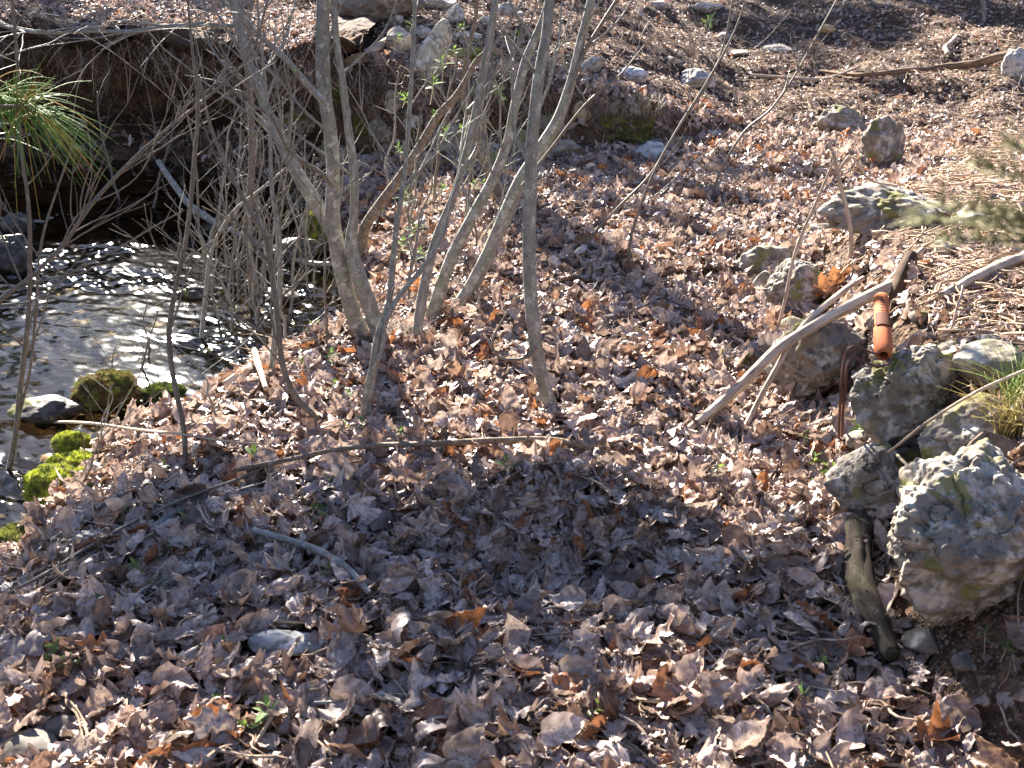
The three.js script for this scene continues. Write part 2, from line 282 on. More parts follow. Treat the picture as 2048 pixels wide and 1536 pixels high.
// the stream
{
  const xs = [], zs = [];
  for (let x = -9; x < -4.9; x += 0.12) xs.push(x); for (let x = -4.9; x <= -0.55; x += 0.013) xs.push(x);
  for (let q = 0.5; q < 3; q += 0.12) zs.push(-q); for (let q = 3; q < 8.4; q += 0.013) zs.push(-q); for (let q = 8.4; q < 10.3; q += 0.04) zs.push(-q);
  const g = gridGeo(xs, zs, (x, z) => {
    const rif = 0.28 + 1.0 * sstep(-0.15, 0.35, n3(x * 0.9, 1, z * 0.9) + 0.5 * n3(x * 2.6, 4, z * 2.6)) * sstep(8.6, 7.2, -z);
    const u = x * 0.55 - z * 0.83, w = x * 0.83 + z * 0.55, wx = n3(x * 2, 0, z * 2) * 0.4;
    return waterY(z) + rif * (0.013 * n3(u * 4.5 + wx, 4, w * 2.6) + 0.009 * n3(u * 11, 8, w * 6 + wx) + 0.0062 * n3(u * 22, 2, w * 15 + wx));
  }, null, 1);
  const wm = new THREE.MeshPhysicalMaterial({ color: col(0.3, 0.27, 0.2), roughness: 0.042, transmission: 1, thickness: 0, ior: 1.33 });
  const m = mesh('water', g, wm, scene); m.userData.kind = 'structure'; m.userData.label = 'shallow rippling stream over an amber stony bed';
}

// ------------------------------------------------------------------ fallen leaves
function leafGeo(kind, s) {
  const n = 26, vs = [-1, -0.66, -0.33, 0, 0.33, 0.66, 1], P = [], U = [], I = [];
  const fl = rnd() < 0.4 ? 0.35 : 1, bend = rr(-2.1, 2.1) * fl, cup = rr(-0.9, 0.9) * fl, tw = rr(-1.2, 1.2) * fl, lob = rr(2.6, 3.6), ph = rnd() * 0.6, crum = rr(0.05, 0.12), roll = fl === 1 && rnd() < 0.45 ? rr(0.8, 1.8) * (rnd() < 0.5 ? -1 : 1) : 0;
  for (let i = 0; i <= n; i++) {
    const u = i / n;
    for (let j = 0; j < 7; j++) {
      const v = vs[j], sd = v < 0 ? 0 : 0.07; let w, sw = 0;
      if (kind === 'oak') { const m = Math.abs(((u * lob + ph * 0.5 + sd) % 1) - 0.5) * 2; w = 0.36 * Math.pow(Math.sin(Math.PI * clamp(Math.pow(u, 0.8), 0, 1)), 0.75) * lerp(0.3, 1.05, Math.pow(1 - m, 0.8)) + 0.012; sw = 0.10 * Math.pow(1 - m, 2); }
      else if (kind === 'round') w = 0.27 * Math.pow(Math.sin(Math.PI * Math.pow(u, 0.75)), 0.85) + 0.006;
      else w = 0.17 * Math.pow(Math.sin(Math.PI * Math.pow(u, 0.9)), 0.9) + 0.005;
      w *= 1 + 0.1 * n3(u * 9, s + sd * 9, v); if (u < 0.08) w = 0.012;
      const x0 = u - 0.5 + sw * Math.abs(v), b = bend * x0, R = 1 / (Math.abs(bend) < 0.1 ? 0.1 : bend);
      let x = Math.sin(b) * R, y = (1 - Math.cos(b)) * R, z = v * w;
      const rr_ = roll ? roll * v * w * 3 : 0; if (roll) { const Rr = 1 / (roll * 3); z = Math.sin(rr_) * Rr; y += (1 - Math.cos(rr_)) * Rr; }
      y += cup * (v * w) ** 2 * 5 + Math.abs(v * w) * 0.12 + crum * fbm(u * 4 + s, v * 1.5, s, 2) + crum * 0.6 * n3(u * 9, v * 3.2, s) + crum * 0.25 * n3(u * 19, v * 6, s + 4);
      const t = tw * x0, ct = Math.cos(t), st = Math.sin(t); P.push(x, y * ct - z * st, y * st + z * ct); U.push(u, 0.5 + v * w * 1.3);
      if (i && j) { const k = i * 7 + j; I.push(k - 8, k - 1, k - 7, k - 7, k - 1, k); }
    }
  }
  const g = new THREE.BufferGeometry(); g.setAttribute('position', new THREE.Float32BufferAttribute(P, 3)); g.setAttribute('uv', new THREE.Float32BufferAttribute(U, 2)); g.setIndex(I); g.computeVertexNormals(); g.computeBoundingBox(); g.translate(0, -g.boundingBox.min.y * 0.5, 0); return g;
}
G.leaves = []; for (let i = 0; i < 36; i++) { const k = ['oak', 'round', 'round', 'oak', 'round', 'long'][i % 6]; G.leaves.push([k, leafGeo(k, i * 7.3)]); }
const leafTone = () => { const t = rnd(), b = rr(0.72, 1.15); const c = t < 0.46 ? [0.475, 0.368, 0.31] : t < 0.72 ? [0.59, 0.49, 0.425] : t < 0.86 ? [0.31, 0.2, 0.14] : t < 0.91 ? [0.38, 0.17, 0.075] : [0.2, 0.15, 0.125]; return c.map(x => x * b); };
const nrm = (x, z) => { const e = 0.06; return V(H(x - e, z) - H(x + e, z), 2 * e, H(x, z - e) - H(x, z + e)).normalize(); };
function leafPose(x, z, lift, tilt, size) {
  const q1 = new THREE.Quaternion().setFromUnitVectors(V(0, 1, 0), nrm(x, z)), q2 = new THREE.Quaternion().setFromAxisAngle(V(0, 1, 0), rnd() * 6.283), a = rnd() * 6.283, q3 = new THREE.Quaternion().setFromAxisAngle(V(Math.cos(a), 0, Math.sin(a)), tilt);
  if (rnd() < 0.35) q2.multiply(new THREE.Quaternion().setFromAxisAngle(V(1, 0, 0), Math.PI));
  return { p: V(x, H(x, z) + lift, z), q: q1.multiply(q3).multiply(q2), s: size };
}
const rocksAt = [];   // [x, z, radius] kept clear of litter
const clearAt = (x, z) => { for (const [a, b, r] of rocksAt) if ((x - a) ** 2 + (z - b) ** 2 < r * r) return false; return true; };
function litterOK(x, z) {
  const q = -z, h = H(x, z); if (h < waterY(z) + 0.02 && x < 0 && q < zBank(x)) return false;
  if (!clearAt(x, z)) return false; const fb = q - zBank(x); if (x < -1.1 && fb > -0.6 && fb < 1.25 && rnd() < 0.93) return false;
  const nz = nrm(x, z).y; return nz > 0.72 || rnd() < 0.25;
}

// ------------------------------------------------------------------ boulders of the right bank and other stones
function boulder(name, label, cat, cx, cy, w, h, o = {}) {
  const b = o.depth ? at(cx, cy + h * 0.42, o.depth) : ground(cx, cy + h * 0.42), d = o.depth || hit(cx, cy + h * 0.42), a = w / 2 * d / FPX, bb = h / 2 * d / FPX * (o.tall ?? 1.0), c = a * (o.deep ?? 0.85);
  const m = mesh(name, rockGeo(a * 1.28, bb * 1.28, c * 1.25, o), o.mat || M.rock, scene);
  const p = at(cx, cy, d); p.z -= c * 0.55; if (o.dy) p.y += o.dy;
  m.position.copy(p); m.rotation.set(o.rx ?? 0, o.ry ?? 0, o.rz ?? 0);
  tag(m, label, cat, o.group); rocksAt.push([p.x, p.z, Math.max(a, c) * 0.85]); return m;
}
const big = { moss: 0.06, cracks: 1, blocky: 0.75, rough: 0.12 };
boulder('boulder', 'round grey fissured boulder under the peeled pole, left of the leather tube', 'boulder', 1645, 735, 150, 162, { ...big, detail: 50, seed: 3, lich: -0.02, deep: 0.9 });
boulder('boulder', 'broad pale cracked boulder below the open end of the leather tube', 'boulder', 1834, 810, 212, 178, { ...big, detail: 52, seed: 17, lich: -0.15, rz: -0.3, deep: 0.8 });
boulder('boulder', 'lumpy white crusted boulder just uphill of the peeled pole', 'boulder', 1600, 592, 120, 105, { ...big, detail: 40, seed: 23, lich: -0.18 });
boulder('boulder', 'low white topped rock beside the lumpy white crusted boulder', 'boulder', 1538, 534, 110, 62, { ...big, detail: 22, seed: 31, lich: -0.12 });
boulder('boulder', 'long flat mossy rock half sunk in the leaf litter uphill', 'boulder', 1795, 432, 220, 80, { ...big, detail: 28, seed: 41, moss: 0.2, lich: -0.05 });
boulder('boulder', 'upright grey block standing uphill of the long flat mossy rock', 'boulder', 1768, 305, 75, 105, { ...big, detail: 22, seed: 47, lich: -0.15 });
boulder('boulder', 'small mossy brown rock next to the upright grey block', 'boulder', 1690, 250, 85, 60, { ...big, detail: 18, seed: 53, moss: 0.2 });
boulder('boulder', 'pale fissured knob of rock above the dark rotten root', 'boulder', 1748, 1000, 150, 165, { ...big, detail: 50, seed: 61, lich: -0.1 });
boulder('boulder', 'large white speckled boulder with moss streaks and pits', 'boulder', 1990, 1125, 330, 290, { ...big, detail: 70, seed: 71, lich: -0.16, moss: 0.1, deep: 0.8 });
boulder('boulder', 'dark mossy rock between the broad pale boulder and the bark slabs', 'boulder', 1960, 900, 200, 120, { ...big, detail: 40, seed: 79, moss: 0.22, lich: 0.1 });
boulder('boulder', 'white rock in the grass right of the broad pale boulder', 'boulder', 2010, 745, 130, 80, { ...big, detail: 24, seed: 83, lich: -0.15 });
boulder('stone', 'small tan stone tucked beneath the peeled pole', 'stone', 1585, 665, 60, 45, { detail: 12, seed: 5, cracks: 0.3, base: [0.3, 0.24, 0.14], pale: [0.42, 0.35, 0.22] });
boulder('stone', 'small round grey stone below the low white topped rock', 'stone', 1532, 572, 44, 46, { detail: 12, seed: 6, cracks: 0.2 });
boulder('boulder', 'clean white boulder beside the dark rotting log', 'boulder', 2040, 140, 50, 66, { detail: 16, seed: 90, cracks: 0.4, rough: 0.1, base: [0.4, 0.37, 0.32], pale: [0.55, 0.53, 0.49] });
boulder('stone', 'pale flat topped slab on the leafy slope above the mossy ledge', 'stone', 1388, 165, 72, 38, { detail: 12, seed: 91, cracks: 0.3, rough: 0.1, base: [0.34, 0.31, 0.26], pale: [0.48, 0.46, 0.42], blocky: 0.9 });
boulder('stone', 'bluish white stone lying near the flat topped slab', 'stone', 1265, 152, 50, 26, { detail: 10, seed: 92, cracks: 0.4, rough: 0.1, base: [0.33, 0.33, 0.32], pale: [0.48, 0.48, 0.47] });
boulder('stone', 'yellowish angular stone at the end of the mossy ledge', 'stone', 1160, 228, 42, 42, { detail: 10, seed: 93, cracks: 0.2, base: [0.42, 0.32, 0.16], pale: [0.6, 0.5, 0.32] });
boulder('stone', 'white stone at the foot of the mossy ledge', 'stone', 1300, 312, 66, 40, { detail: 12, seed: 94, cracks: 0.5, rough: 0.1, base: [0.33, 0.3, 0.25], pale: [0.48, 0.46, 0.41] });
boulder('stone', 'ochre stone alone on the sunny upper slope', 'stone', 1657, 60, 32, 18, { detail: 8, seed: 95, cracks: 0.1, base: [0.45, 0.28, 0.12], pale: [0.55, 0.38, 0.2] });
boulder('stone', 'white papery slab of rock lying on the shaded leaves', 'stone', 583, 1304, 140, 40, { detail: 16, seed: 96, cracks: 0.6, rough: 0.1, base: [0.3, 0.29, 0.27], pale: [0.5, 0.49, 0.47], deep: 0.5, blocky: 0.8, dy: 0.012 });
boulder('stone', 'flat grey stone sunk in the foreground leaves', 'stone', 42, 1508, 120, 50, { detail: 12, seed: 97, cracks: 0.15, rough: 0.1, base: [0.13, 0.115, 0.095], pale: [0.2, 0.18, 0.15], dy: -0.01 });
boulder('stone', 'brown grey cobble beside the flat sunken stone', 'stone', 118, 1466, 62, 36, { detail: 12, seed: 98, cracks: 0.15, rough: 0.1, base: [0.13, 0.11, 0.09], pale: [0.2, 0.17, 0.14], dy: 0.0 });
// the long tilted slab and its neighbours on the far bank
boulder('stone', 'long tan slab tilted up on the far bank among the stems', 'stone', 862, 135, 52, 135, { detail: 16, seed: 101, cracks: 0.1, base: [0.46, 0.38, 0.25], pale: [0.66, 0.6, 0.5], rz: -0.35, deep: 0.9 });
boulder('stone', 'squarish tan block left of the long tilted slab', 'stone', 797, 86, 46, 62, { detail: 14, seed: 102, cracks: 0.1, base: [0.44, 0.35, 0.24], pale: [0.58, 0.5, 0.38], blocky: 0.9 });
boulder('stone', 'tan stone set in the bare earth of the far bank', 'stone', 787, 206, 56, 46, { detail: 14, seed: 103, cracks: 0.1, base: [0.38, 0.3, 0.2], pale: [0.5, 0.42, 0.3] });
boulder('boulder', 'big dark brown boulder with a mossy crown on the far bank', 'boulder', 742, 8, 150, 80, { detail: 20, seed: 104, cracks: 0.3, base: [0.16, 0.12, 0.09], pale: [0.3, 0.25, 0.19], moss: 0.15 });
for (const [x, y, w, h] of [[612, 62, 30, 34], [578, 66, 40, 26], [546, 90, 36, 26], [600, 98, 42, 22], [560, 120, 30, 22], [640, 52, 26, 18], [530, 60, 28, 18], [622, 118, 46, 20], [832, 14, 28, 34], [792, 36, 22, 24], [880, 6, 70, 26], [908, 30, 30, 40], [1015, 22, 36, 30], [972, 40, 26, 20], [1042, 30, 30, 18], [930, 70, 60, 22], [845, 62, 30, 26], [700, 64, 36, 24], [1185, 128, 56, 34], [1060, 190, 34, 30], [1130, 185, 30, 26], [690, 132, 60, 24], [665, 160, 40, 22], [1270, 215, 30, 22], [1275, 25, 26, 12], [1345, 118, 34, 16], [1560, 95, 60, 16], [1480, 105, 50, 14], [1320, 10, 50, 18], [1180, 12, 40, 16], [1420, 14, 60, 20], [820, 240, 40, 24], [990, 290, 60, 44], [1450, 70, 30, 14]])
  boulder('bank_stone', `${w > 44 ? 'large' : w < 30 ? 'small' : 'middling'} pale weathered stone ${x < 730 ? 'behind the twin stemmed tree on the far bank' : x < 1070 ? 'around the tilted tan slab on the far bank' : 'half buried in the slope above the mossy ledge'}`, 'stone', x, y, w, h, { detail: 9, seed: x, cracks: 0.25, rough: 0.08, base: [0.34, 0.28, 0.21], pale: [0.52, 0.47, 0.4], blocky: 0.95, dy: -0.02, group: 'stones bedded in the far bank', ry: x });
for (const [x, y, w, h, lb] of [[600, 250, 70, 50, 'behind the leaning limb'], [668, 312, 60, 50, 'between the two stems of the twin tree'], [722, 330, 60, 40, 'left of the arched brown trunk'], [764, 262, 64, 46, 'below the tan stone set in bare earth'], [848, 332, 70, 60, 'under the arched brown trunk'], [900, 290, 80, 70, 'where the arched trunk bends over'], [962, 332, 80, 56, 'behind the reddish brown stem'], [1042, 296, 70, 56, 'between the leaning trunks and the mossy ledge'], [1092, 250, 70, 50, 'beside the yellowish angular stone'], [1132, 302, 60, 50, 'at the near end of the mossy ledge']])
  boulder('bank_rock', 'mossy brown rock built into the cut bank ' + lb, 'rock', x, y, w, h, { detail: 16, seed: x, cracks: 0.4, rough: 0.12, blocky: 0.85, moss: 0.2, base: [0.2, 0.16, 0.115], pale: [0.36, 0.3, 0.22], ry: x });
for (const [x, y, w, h] of [[1702, 688, 40, 30], [1722, 884, 46, 34], [1800, 905, 60, 40], [1880, 880, 54, 40], [1700, 930, 40, 32], [1835, 985, 60, 46], [1662, 868, 36, 26], [1935, 1000, 70, 40], [2020, 985, 60, 40], [1905, 702, 60, 34], [1985, 690, 50, 30], [1842, 640, 44, 26], [1690, 1010, 44, 40], [1850, 1290, 60, 46], [1930, 1330, 46, 34], [1640, 470, 60, 30], [1880, 500, 60, 26], [1950, 440, 70, 30]])
  boulder('cobble', `${w > 52 ? 'larger' : 'small'} grey brown cobble wedged ${y < 560 ? 'in the leafy slope near the long flat mossy rock' : y < 780 ? 'above the broad pale boulder' : y < 1100 ? 'between the boulders of the right bank' : 'in the bare soil under the white speckled boulder'}`, 'stone', x, y, w, h, { detail: 12, seed: x, cracks: 0.3, rough: 0.1, blocky: 0.8, moss: 0.08, group: 'cobbles among the boulders', ry: x });
// stones of the stream: rest on the bed and break the surface
const wetRock = std({ vertexColors: true, roughness: 0.5, specularIntensity: 0.25 });
const water = (px, py) => { const r = ray(px, py); let d = (WATER - EYE) / r.y; for (let i = 0; i < 6; i++) d = (waterY(r.z * d) - EYE) / r.y; return d; };
for (const [x, y, w, h, label] of [[28, 452, 60, 44, 'wet dark stone breaking the bright riffle'], [14, 520, 90, 80, 'wet black wedge shaped rock beside the bright riffle'], [86, 832, 110, 46, 'dark flat stone with dry moss beside the bright green cushion'], [385, 588, 60, 26, 'wet brown stone rising from the sparkling riffle'], [560, 598, 60, 34, 'mossy wet stone by the twin stemmed tree'], [600, 505, 80, 44, 'dark stone under the fallen stream branch']])
  boulder('stream_stone', label, 'stone', x, y, w, h, { detail: 14, seed: x + y, cracks: 0.4, base: [0.03, 0.025, 0.022], pale: [0.075, 0.065, 0.055], rough: 0.1, blocky: 0.9, moss: 0.05, depth: water(x, y + h * 0.3), mat: wetRock });
{ // pebbles and cobbles of the bed, seen through the water
  const gs = [0, 1, 2].map(i => rockGeo(1, 0.6, 0.85, { detail: 4, seed: 200 + i * 9, cracks: 0.1, base: [0.8, 0.8, 0.8], pale: [1, 1, 1], dark: [0.5, 0.5, 0.5] })), root = new THREE.Group(); root.name = 'stream_pebbles'; root.userData = { kind: 'stuff', label: 'brown and amber cobbles on the stream bed', category: 'pebbles' }; scene.add(root);
  gs.forEach((g, k) => {
    const im = new THREE.InstancedMesh(g, wetRock, 700); im.name = 'pebbles'; let n = 0; const m = new THREE.Matrix4(), c = new THREE.Color();
    for (let t = 0; t < 9000 && n < 700; t++) { const q = rr(2.6, 9.3), x = rr(-6, -0.7), y = H(x, -q); if (y > waterY(-q) - 0.005 || x > xEdge(q) + 0.1) continue; const s = rnd() < 0.16 ? rr(0.05, 0.13) : rr(0.012, 0.05); m.compose(V(x, Math.min(y + s * 0.2, waterY(-q) - s * 0.35), -q), new THREE.Quaternion().setFromEuler(new THREE.Euler(rr(-.3, .3), rr(0, 6), rr(-.3, .3))), V(s, s, s)); im.setMatrixAt(n, m); const f = rnd(); im.setColorAt(n, f < 0.4 ? c.setRGB(0.19, 0.11, 0.04) : f < 0.7 ? c.setRGB(0.07, 0.065, 0.035) : f < 0.9 ? c.setRGB(0.11, 0.09, 0.07) : c.setRGB(0.2, 0.17, 0.13)); n++; }
    im.count = n; im.castShadow = im.receiveShadow = true; root.add(im);
  });
}

// ------------------------------------------------------------------ leaf litter
{
  const nearPick = [], lots = G.leaves.map(() => []);
  const add = (x, z, far) => {
    if (!litterOK(x, z)) return; const q = -z;
    const bankTop = x - xRight(q) > 0.35 || (q > zBank(x) + 0.4);
    if (bankTop && rnd() < 0.3) return;
    const soilPatch = Math.exp(-(((x - 1.05) / 0.28) ** 2 + ((q - 2.25) / 0.35) ** 2)); if (rnd() < soilPatch * 0.75) return;
    const k = Math.floor(rnd() * G.leaves.length), size = (bankTop ? rr(0.025, 0.075) : 0.04 + 0.105 * Math.pow(rnd(), 1.2)) * (rnd() < 0.2 ? 0.65 : 1);
    const tilt = rnd() < 0.2 ? rr(0.6, 1.4) : Math.abs(rr(-0.5, 0.5) + rr(-0.25, 0.25));
    lots[k].push({ ...leafPose(x, z, rr(0.002, bankTop ? 0.02 : 0.045) + (tilt > 0.6 ? size * 0.25 : 0), tilt, size), c: leafTone().map(v => v * (bankTop ? 1.12 : 1)), zq: q, x });
  };
  for (let i = 0; i < 96000; i++) { const q = 1.35 + 8.3 * Math.pow(rnd(), 0.72), hw = 0.5 * q + 0.9; add(rr(-hw, hw), -q); }
  for (let i = 0; i < 44000; i++) { const q = rr(8.4, 15), hw = 0.47 * q + 0.8; add(rr(-hw, hw), -q); }
  for (let i = 0; i < 5600; i++) { const x = rr(-5.3, -1.5), L = lip(x), u = rr(0, 0.93), a = Math.asin(u), dz = -1.3 + (1.3 + L.out) * Math.sin(a) ** 0.6, k = Math.floor(rnd() * G.leaves.length), size = rr(0.04, 0.1), o = leafPose(x, L.zb + dz, 0, Math.abs(rr(-0.9, 0.9)), size); o.p.y = L.top + 0.025 - (1 - Math.cos(a)) / 2 * L.th - 0.1 * L.fade * Math.sin(a); lots[k].push({ ...o, c: leafTone(), zq: -(L.zb + dz), x }); }
  for (let i = 0; i < 700; i++) add(0.1 + rr(-0.4, 0.4), -2.92 + rr(-0.2, 0.16));
  // the leaves that show largest are leaves of their own
  const all = []; lots.forEach((l, k) => l.forEach((o, i) => { const d = Math.hypot(o.x, o.zq), inside = Math.abs(o.x) < 0.44 * (o.zq * CP + EYE * SP) && o.zq > 1.95; if (inside) all.push([o.s / d * (0.6 + 4 * (o.p.y - H(o.x, -o.zq))), k, i]); }));
  all.sort((a, b) => b[0] - a[0]); const chosen = new Set(all.slice(0, 290).map(a => a[1] + ':' + a[2]));
  const mats = new Map(), kinds = { oak: ['oak_leaf', 'dry TONE lobed oak leaf POSE the foreground litter', 'lobed oak leaves on the foreground litter'], round: ['oval_leaf', 'dry TONE oval smooth edged leaf POSE the foreground litter', 'oval leaves on the foreground litter'], long: ['narrow_leaf', 'dry TONE narrow willow shaped leaf POSE the foreground litter', 'narrow leaves on the foreground litter'] };
  const tones = []; for (let i = 0; i < 14; i++) { const m = M.leaf.clone(); m.color.setRGB(...leafTone()); tones.push(m); }
  lots.forEach((l, k) => l.forEach((o, i) => { if (!chosen.has(k + ':' + i)) return; const [nm, lb, gp] = kinds[G.leaves[k][0]], m = mesh(nm, G.leaves[k][1], pick(tones), scene); m.position.copy(o.p); m.quaternion.copy(o.q); m.scale.setScalar(o.s); const cm = m.material.color, tone = cm.r > 0.5 ? 'pale tan' : cm.r / cm.b > 2.6 ? 'rusty orange' : cm.r < 0.28 ? 'dark umber' : cm.r > 0.4 ? 'light brown' : 'dull brown', up = V(0, 1, 0).applyQuaternion(o.q).y, pose = Math.abs(up) < 0.6 ? 'standing on edge in' : up < 0 ? 'lying face down on' : 'lying face up on'; tag(m, lb.replace('TONE', tone).replace('POSE', pose), 'leaf', gp); }));
  const root = new THREE.Group(); root.name = 'leaf_litter'; root.userData = { kind: 'stuff', label: 'deep drift of crumpled brown fallen leaves covering the ground', category: 'leaf litter' }; scene.add(root);
  const mx = new THREE.Matrix4(), c = new THREE.Color(), sv = V(1, 1, 1);
  lots.forEach((l, k) => { const rest = l.filter((o, i) => !chosen.has(k + ':' + i)), im = new THREE.InstancedMesh(G.leaves[k][1], M.leaf, rest.length); im.name = 'leaves'; rest.forEach((o, i) => { im.setMatrixAt(i, mx.compose(o.p, o.q, sv.setScalar(o.s))); im.setColorAt(i, c.setRGB(...o.c)); }); im.castShadow = im.receiveShadow = true; root.add(im); });
  console.log('leaves', lots.reduce((s, l) => s + l.length, 0));
}
{ // twig litter and straw
  const gs = []; for (let i = 0; i < 5; i++) { const pts = [V(-0.5, 0, 0)]; for (let j = 1; j < 6; j++) pts.push(V(-0.5 + j / 5, rr(-0.03, 0.03), rr(-0.07, 0.07))); gs.push(sweep(pts, [0.016, 0.013, 0.006], { sides: 4, step: 0.2 })); }
  const root = new THREE.Group(); root.name = 'twig_litter'; root.userData = { kind: 'stuff', label: 'thin dead twigs and stalks scattered through the leaves', category: 'twig litter' }; scene.add(root); const mx = new THREE.Matrix4(), c = new THREE.Color();
  gs.forEach(g => { const N = 2400, im = new THREE.InstancedMesh(g, M.dead, N); im.name = 'twigs'; let n = 0; for (let t = 0; t < 14000 && n < N; t++) { const q = 1.4 + 11.5 * rnd(), hw = 0.5 * q + 0.8, x = rr(-hw, hw); if (!litterOK(x, -q)) continue; const bt = x - xRight(q) > 0.2 || q > zBank(x); if (!bt && rnd() < 0.6) continue; const s = rr(0.06, 0.3), o = leafPose(x, -q, rr(0.01, 0.045), Math.abs(rr(-0.3, 0.3)), s); im.setMatrixAt(n, mx.compose(o.p, o.q, V(s, s * rr(0.7, 1.5), s))); const b = rr(0.5, 1.15); im.setColorAt(n, c.setRGB(b, b * 0.93, b * 0.86)); n++; } im.count = n; im.castShadow = im.receiveShadow = true; root.add(im); });
}
{ // crumbling soil at the foot of the boulders
  const gs = [0, 1, 2].map(i => rockGeo(1, 0.8, 0.9, { detail: 3, seed: 300 + i * 7, cracks: 0, rough: 0.3, blocky: 1, base: [0.85, 0.85, 0.85], pale: [1, 1, 1], dark: [0.7, 0.7, 0.7] })), root = new THREE.Group(); root.name = 'soil_crumbs'; root.userData = { kind: 'stuff', label: 'loose brown crumbs of soil below the boulders', category: 'soil' }; scene.add(root); const mx = new THREE.Matrix4(), c = new THREE.Color();
  gs.forEach(g => { const N = 6500, im = new THREE.InstancedMesh(g, std({ roughness: 1, vertexColors: true }), N); im.name = 'crumbs'; for (let n = 0; n < N; n++) { const f = rnd(), q = f < 0.7 ? rr(1.7, 2.75) : rr(2.7, 6), x = f < 0.7 ? rr(0.75, 1.6) : xRight(q) + rr(-0.15, 0.5), s = 0.0015 + 0.007 * rnd() ** 4; mx.compose(V(x, H(x, -q) + s * 0.3, -q), new THREE.Quaternion().setFromEuler(new THREE.Euler(rnd() * 6, rnd() * 6, 0)), V(s, s, s)); im.setMatrixAt(n, mx); const b = rr(0.6, 1.2); im.setColorAt(n, c.setRGB(0.2 * b, 0.15 * b, 0.115 * b)); } im.castShadow = im.receiveShadow = true; root.add(im); });
}
// single leaves that stand out
function oneLeaf(kind, px, py, lenPx, color, label, tilt, yaw) {
  const d = hit(px, py), p = at(px, py, d), m0 = M.leaf.clone(); m0.color.setRGB(...color); const g = G.leaves.filter(l => l[0] === kind)[Math.floor(rnd() * 6)] || G.leaves.find(l => l[0] === kind);
  const m = mesh(kind === 'oak' ? 'oak_leaf' : 'oval_leaf', g[1], m0, scene), s = lenPx * d / FPX; m.scale.setScalar(s); m.position.copy(p); m.position.y += 0.055; m.rotation.set(tilt, yaw, 0.2); tag(m, label, 'leaf'); return m;
}
oneLeaf('oak', 1215, 1455, 160, [0.27, 0.14, 0.075], 'largest rust coloured lobed oak leaf at the sunlit front edge of the litter', 0.7, 0.4);
oneLeaf('oak', 875, 1480, 110, [0.3, 0.14, 0.07], 'reddish oak leaf lying beside the largest rust coloured leaf', 0.6, 2.1);
oneLeaf('oak', 1450, 1195, 105, [0.34, 0.29, 0.29], 'flat grey oak leaf facing up in the shade below the leaf drift', 0.4, 1.1);
oneLeaf('oak', 55, 1340, 130, [0.34, 0.26, 0.22], 'long grey brown oak leaf beside the leafy sprout in the shade', 0.45, 0.5);
oneLeaf('round', 430, 1315, 100, [0.38, 0.22, 0.16], 'upright pinkish oval leaf standing next to a green sprout', 1.2, 0.9);
oneLeaf('oak', 1060, 1035, 110, [0.44, 0.37, 0.29], 'pale oak leaf standing on the crest of the leaf drift', 1.0, 1.6);
oneLeaf('oak', 1660, 590, 90, [0.42, 0.2, 0.09], 'orange brown oak leaf caught behind the peeled pole', 0.9, 0.8);

// ------------------------------------------------------------------ trees
const crownDir = () => V(rr(-0.3, 0.3), 1, rr(-0.5, 0.1));
function youngTree(label, stems, o = {}) {
  const t = thing(o.name || 'young_tree', label, o.cat || 'tree', o.group); let first = null;
  stems.forEach((s, i) => {
    const sp = stemPoints(s.p, s.lean ?? o.lean ?? 0, first ? false : s.foot, first && first.z0 + (s.dz || 0), first && first.y0); first = first || sp;
    if (!s.branch && i === 0 || s.root) { const p = sp.pts[0].clone(); p.y -= 0.12; p.z += 0.0; sp.pts.unshift(p); sp.rad.unshift(sp.rad[0] * 1.8); }
    const mt = s.mat || o.mat || M.bark, top = sp.pts[sp.pts.length - 1];
    const stemMesh = mesh(s.branch ? 'limb' : 'trunk', sweep(sp.pts, sp.rad, { sides: s.p[0][2] > 16 ? 14 : 7, step: 0.035, wob: o.wob ?? 0.05, uvOff: i * 0.37 + rnd() }), mt, t);
    if (s.crown) crown(t, top, sp.pts[sp.pts.length - 1].clone().sub(sp.pts[sp.pts.length - 2]).normalize().add(V(0, 0.4, 0)).normalize(), sp.rad[sp.rad.length - 1], s.crown, 2, mt);
    if (s.twigs) sideTwigs(stemMesh, sp.pts, sp.rad, s.twigs, s.tl ?? 0.5, o.twigMat || M.twigGrey, { depth: 1, t0: s.t0 ?? 0.35, ...(s.o || {}) });
  });
  return t;
}
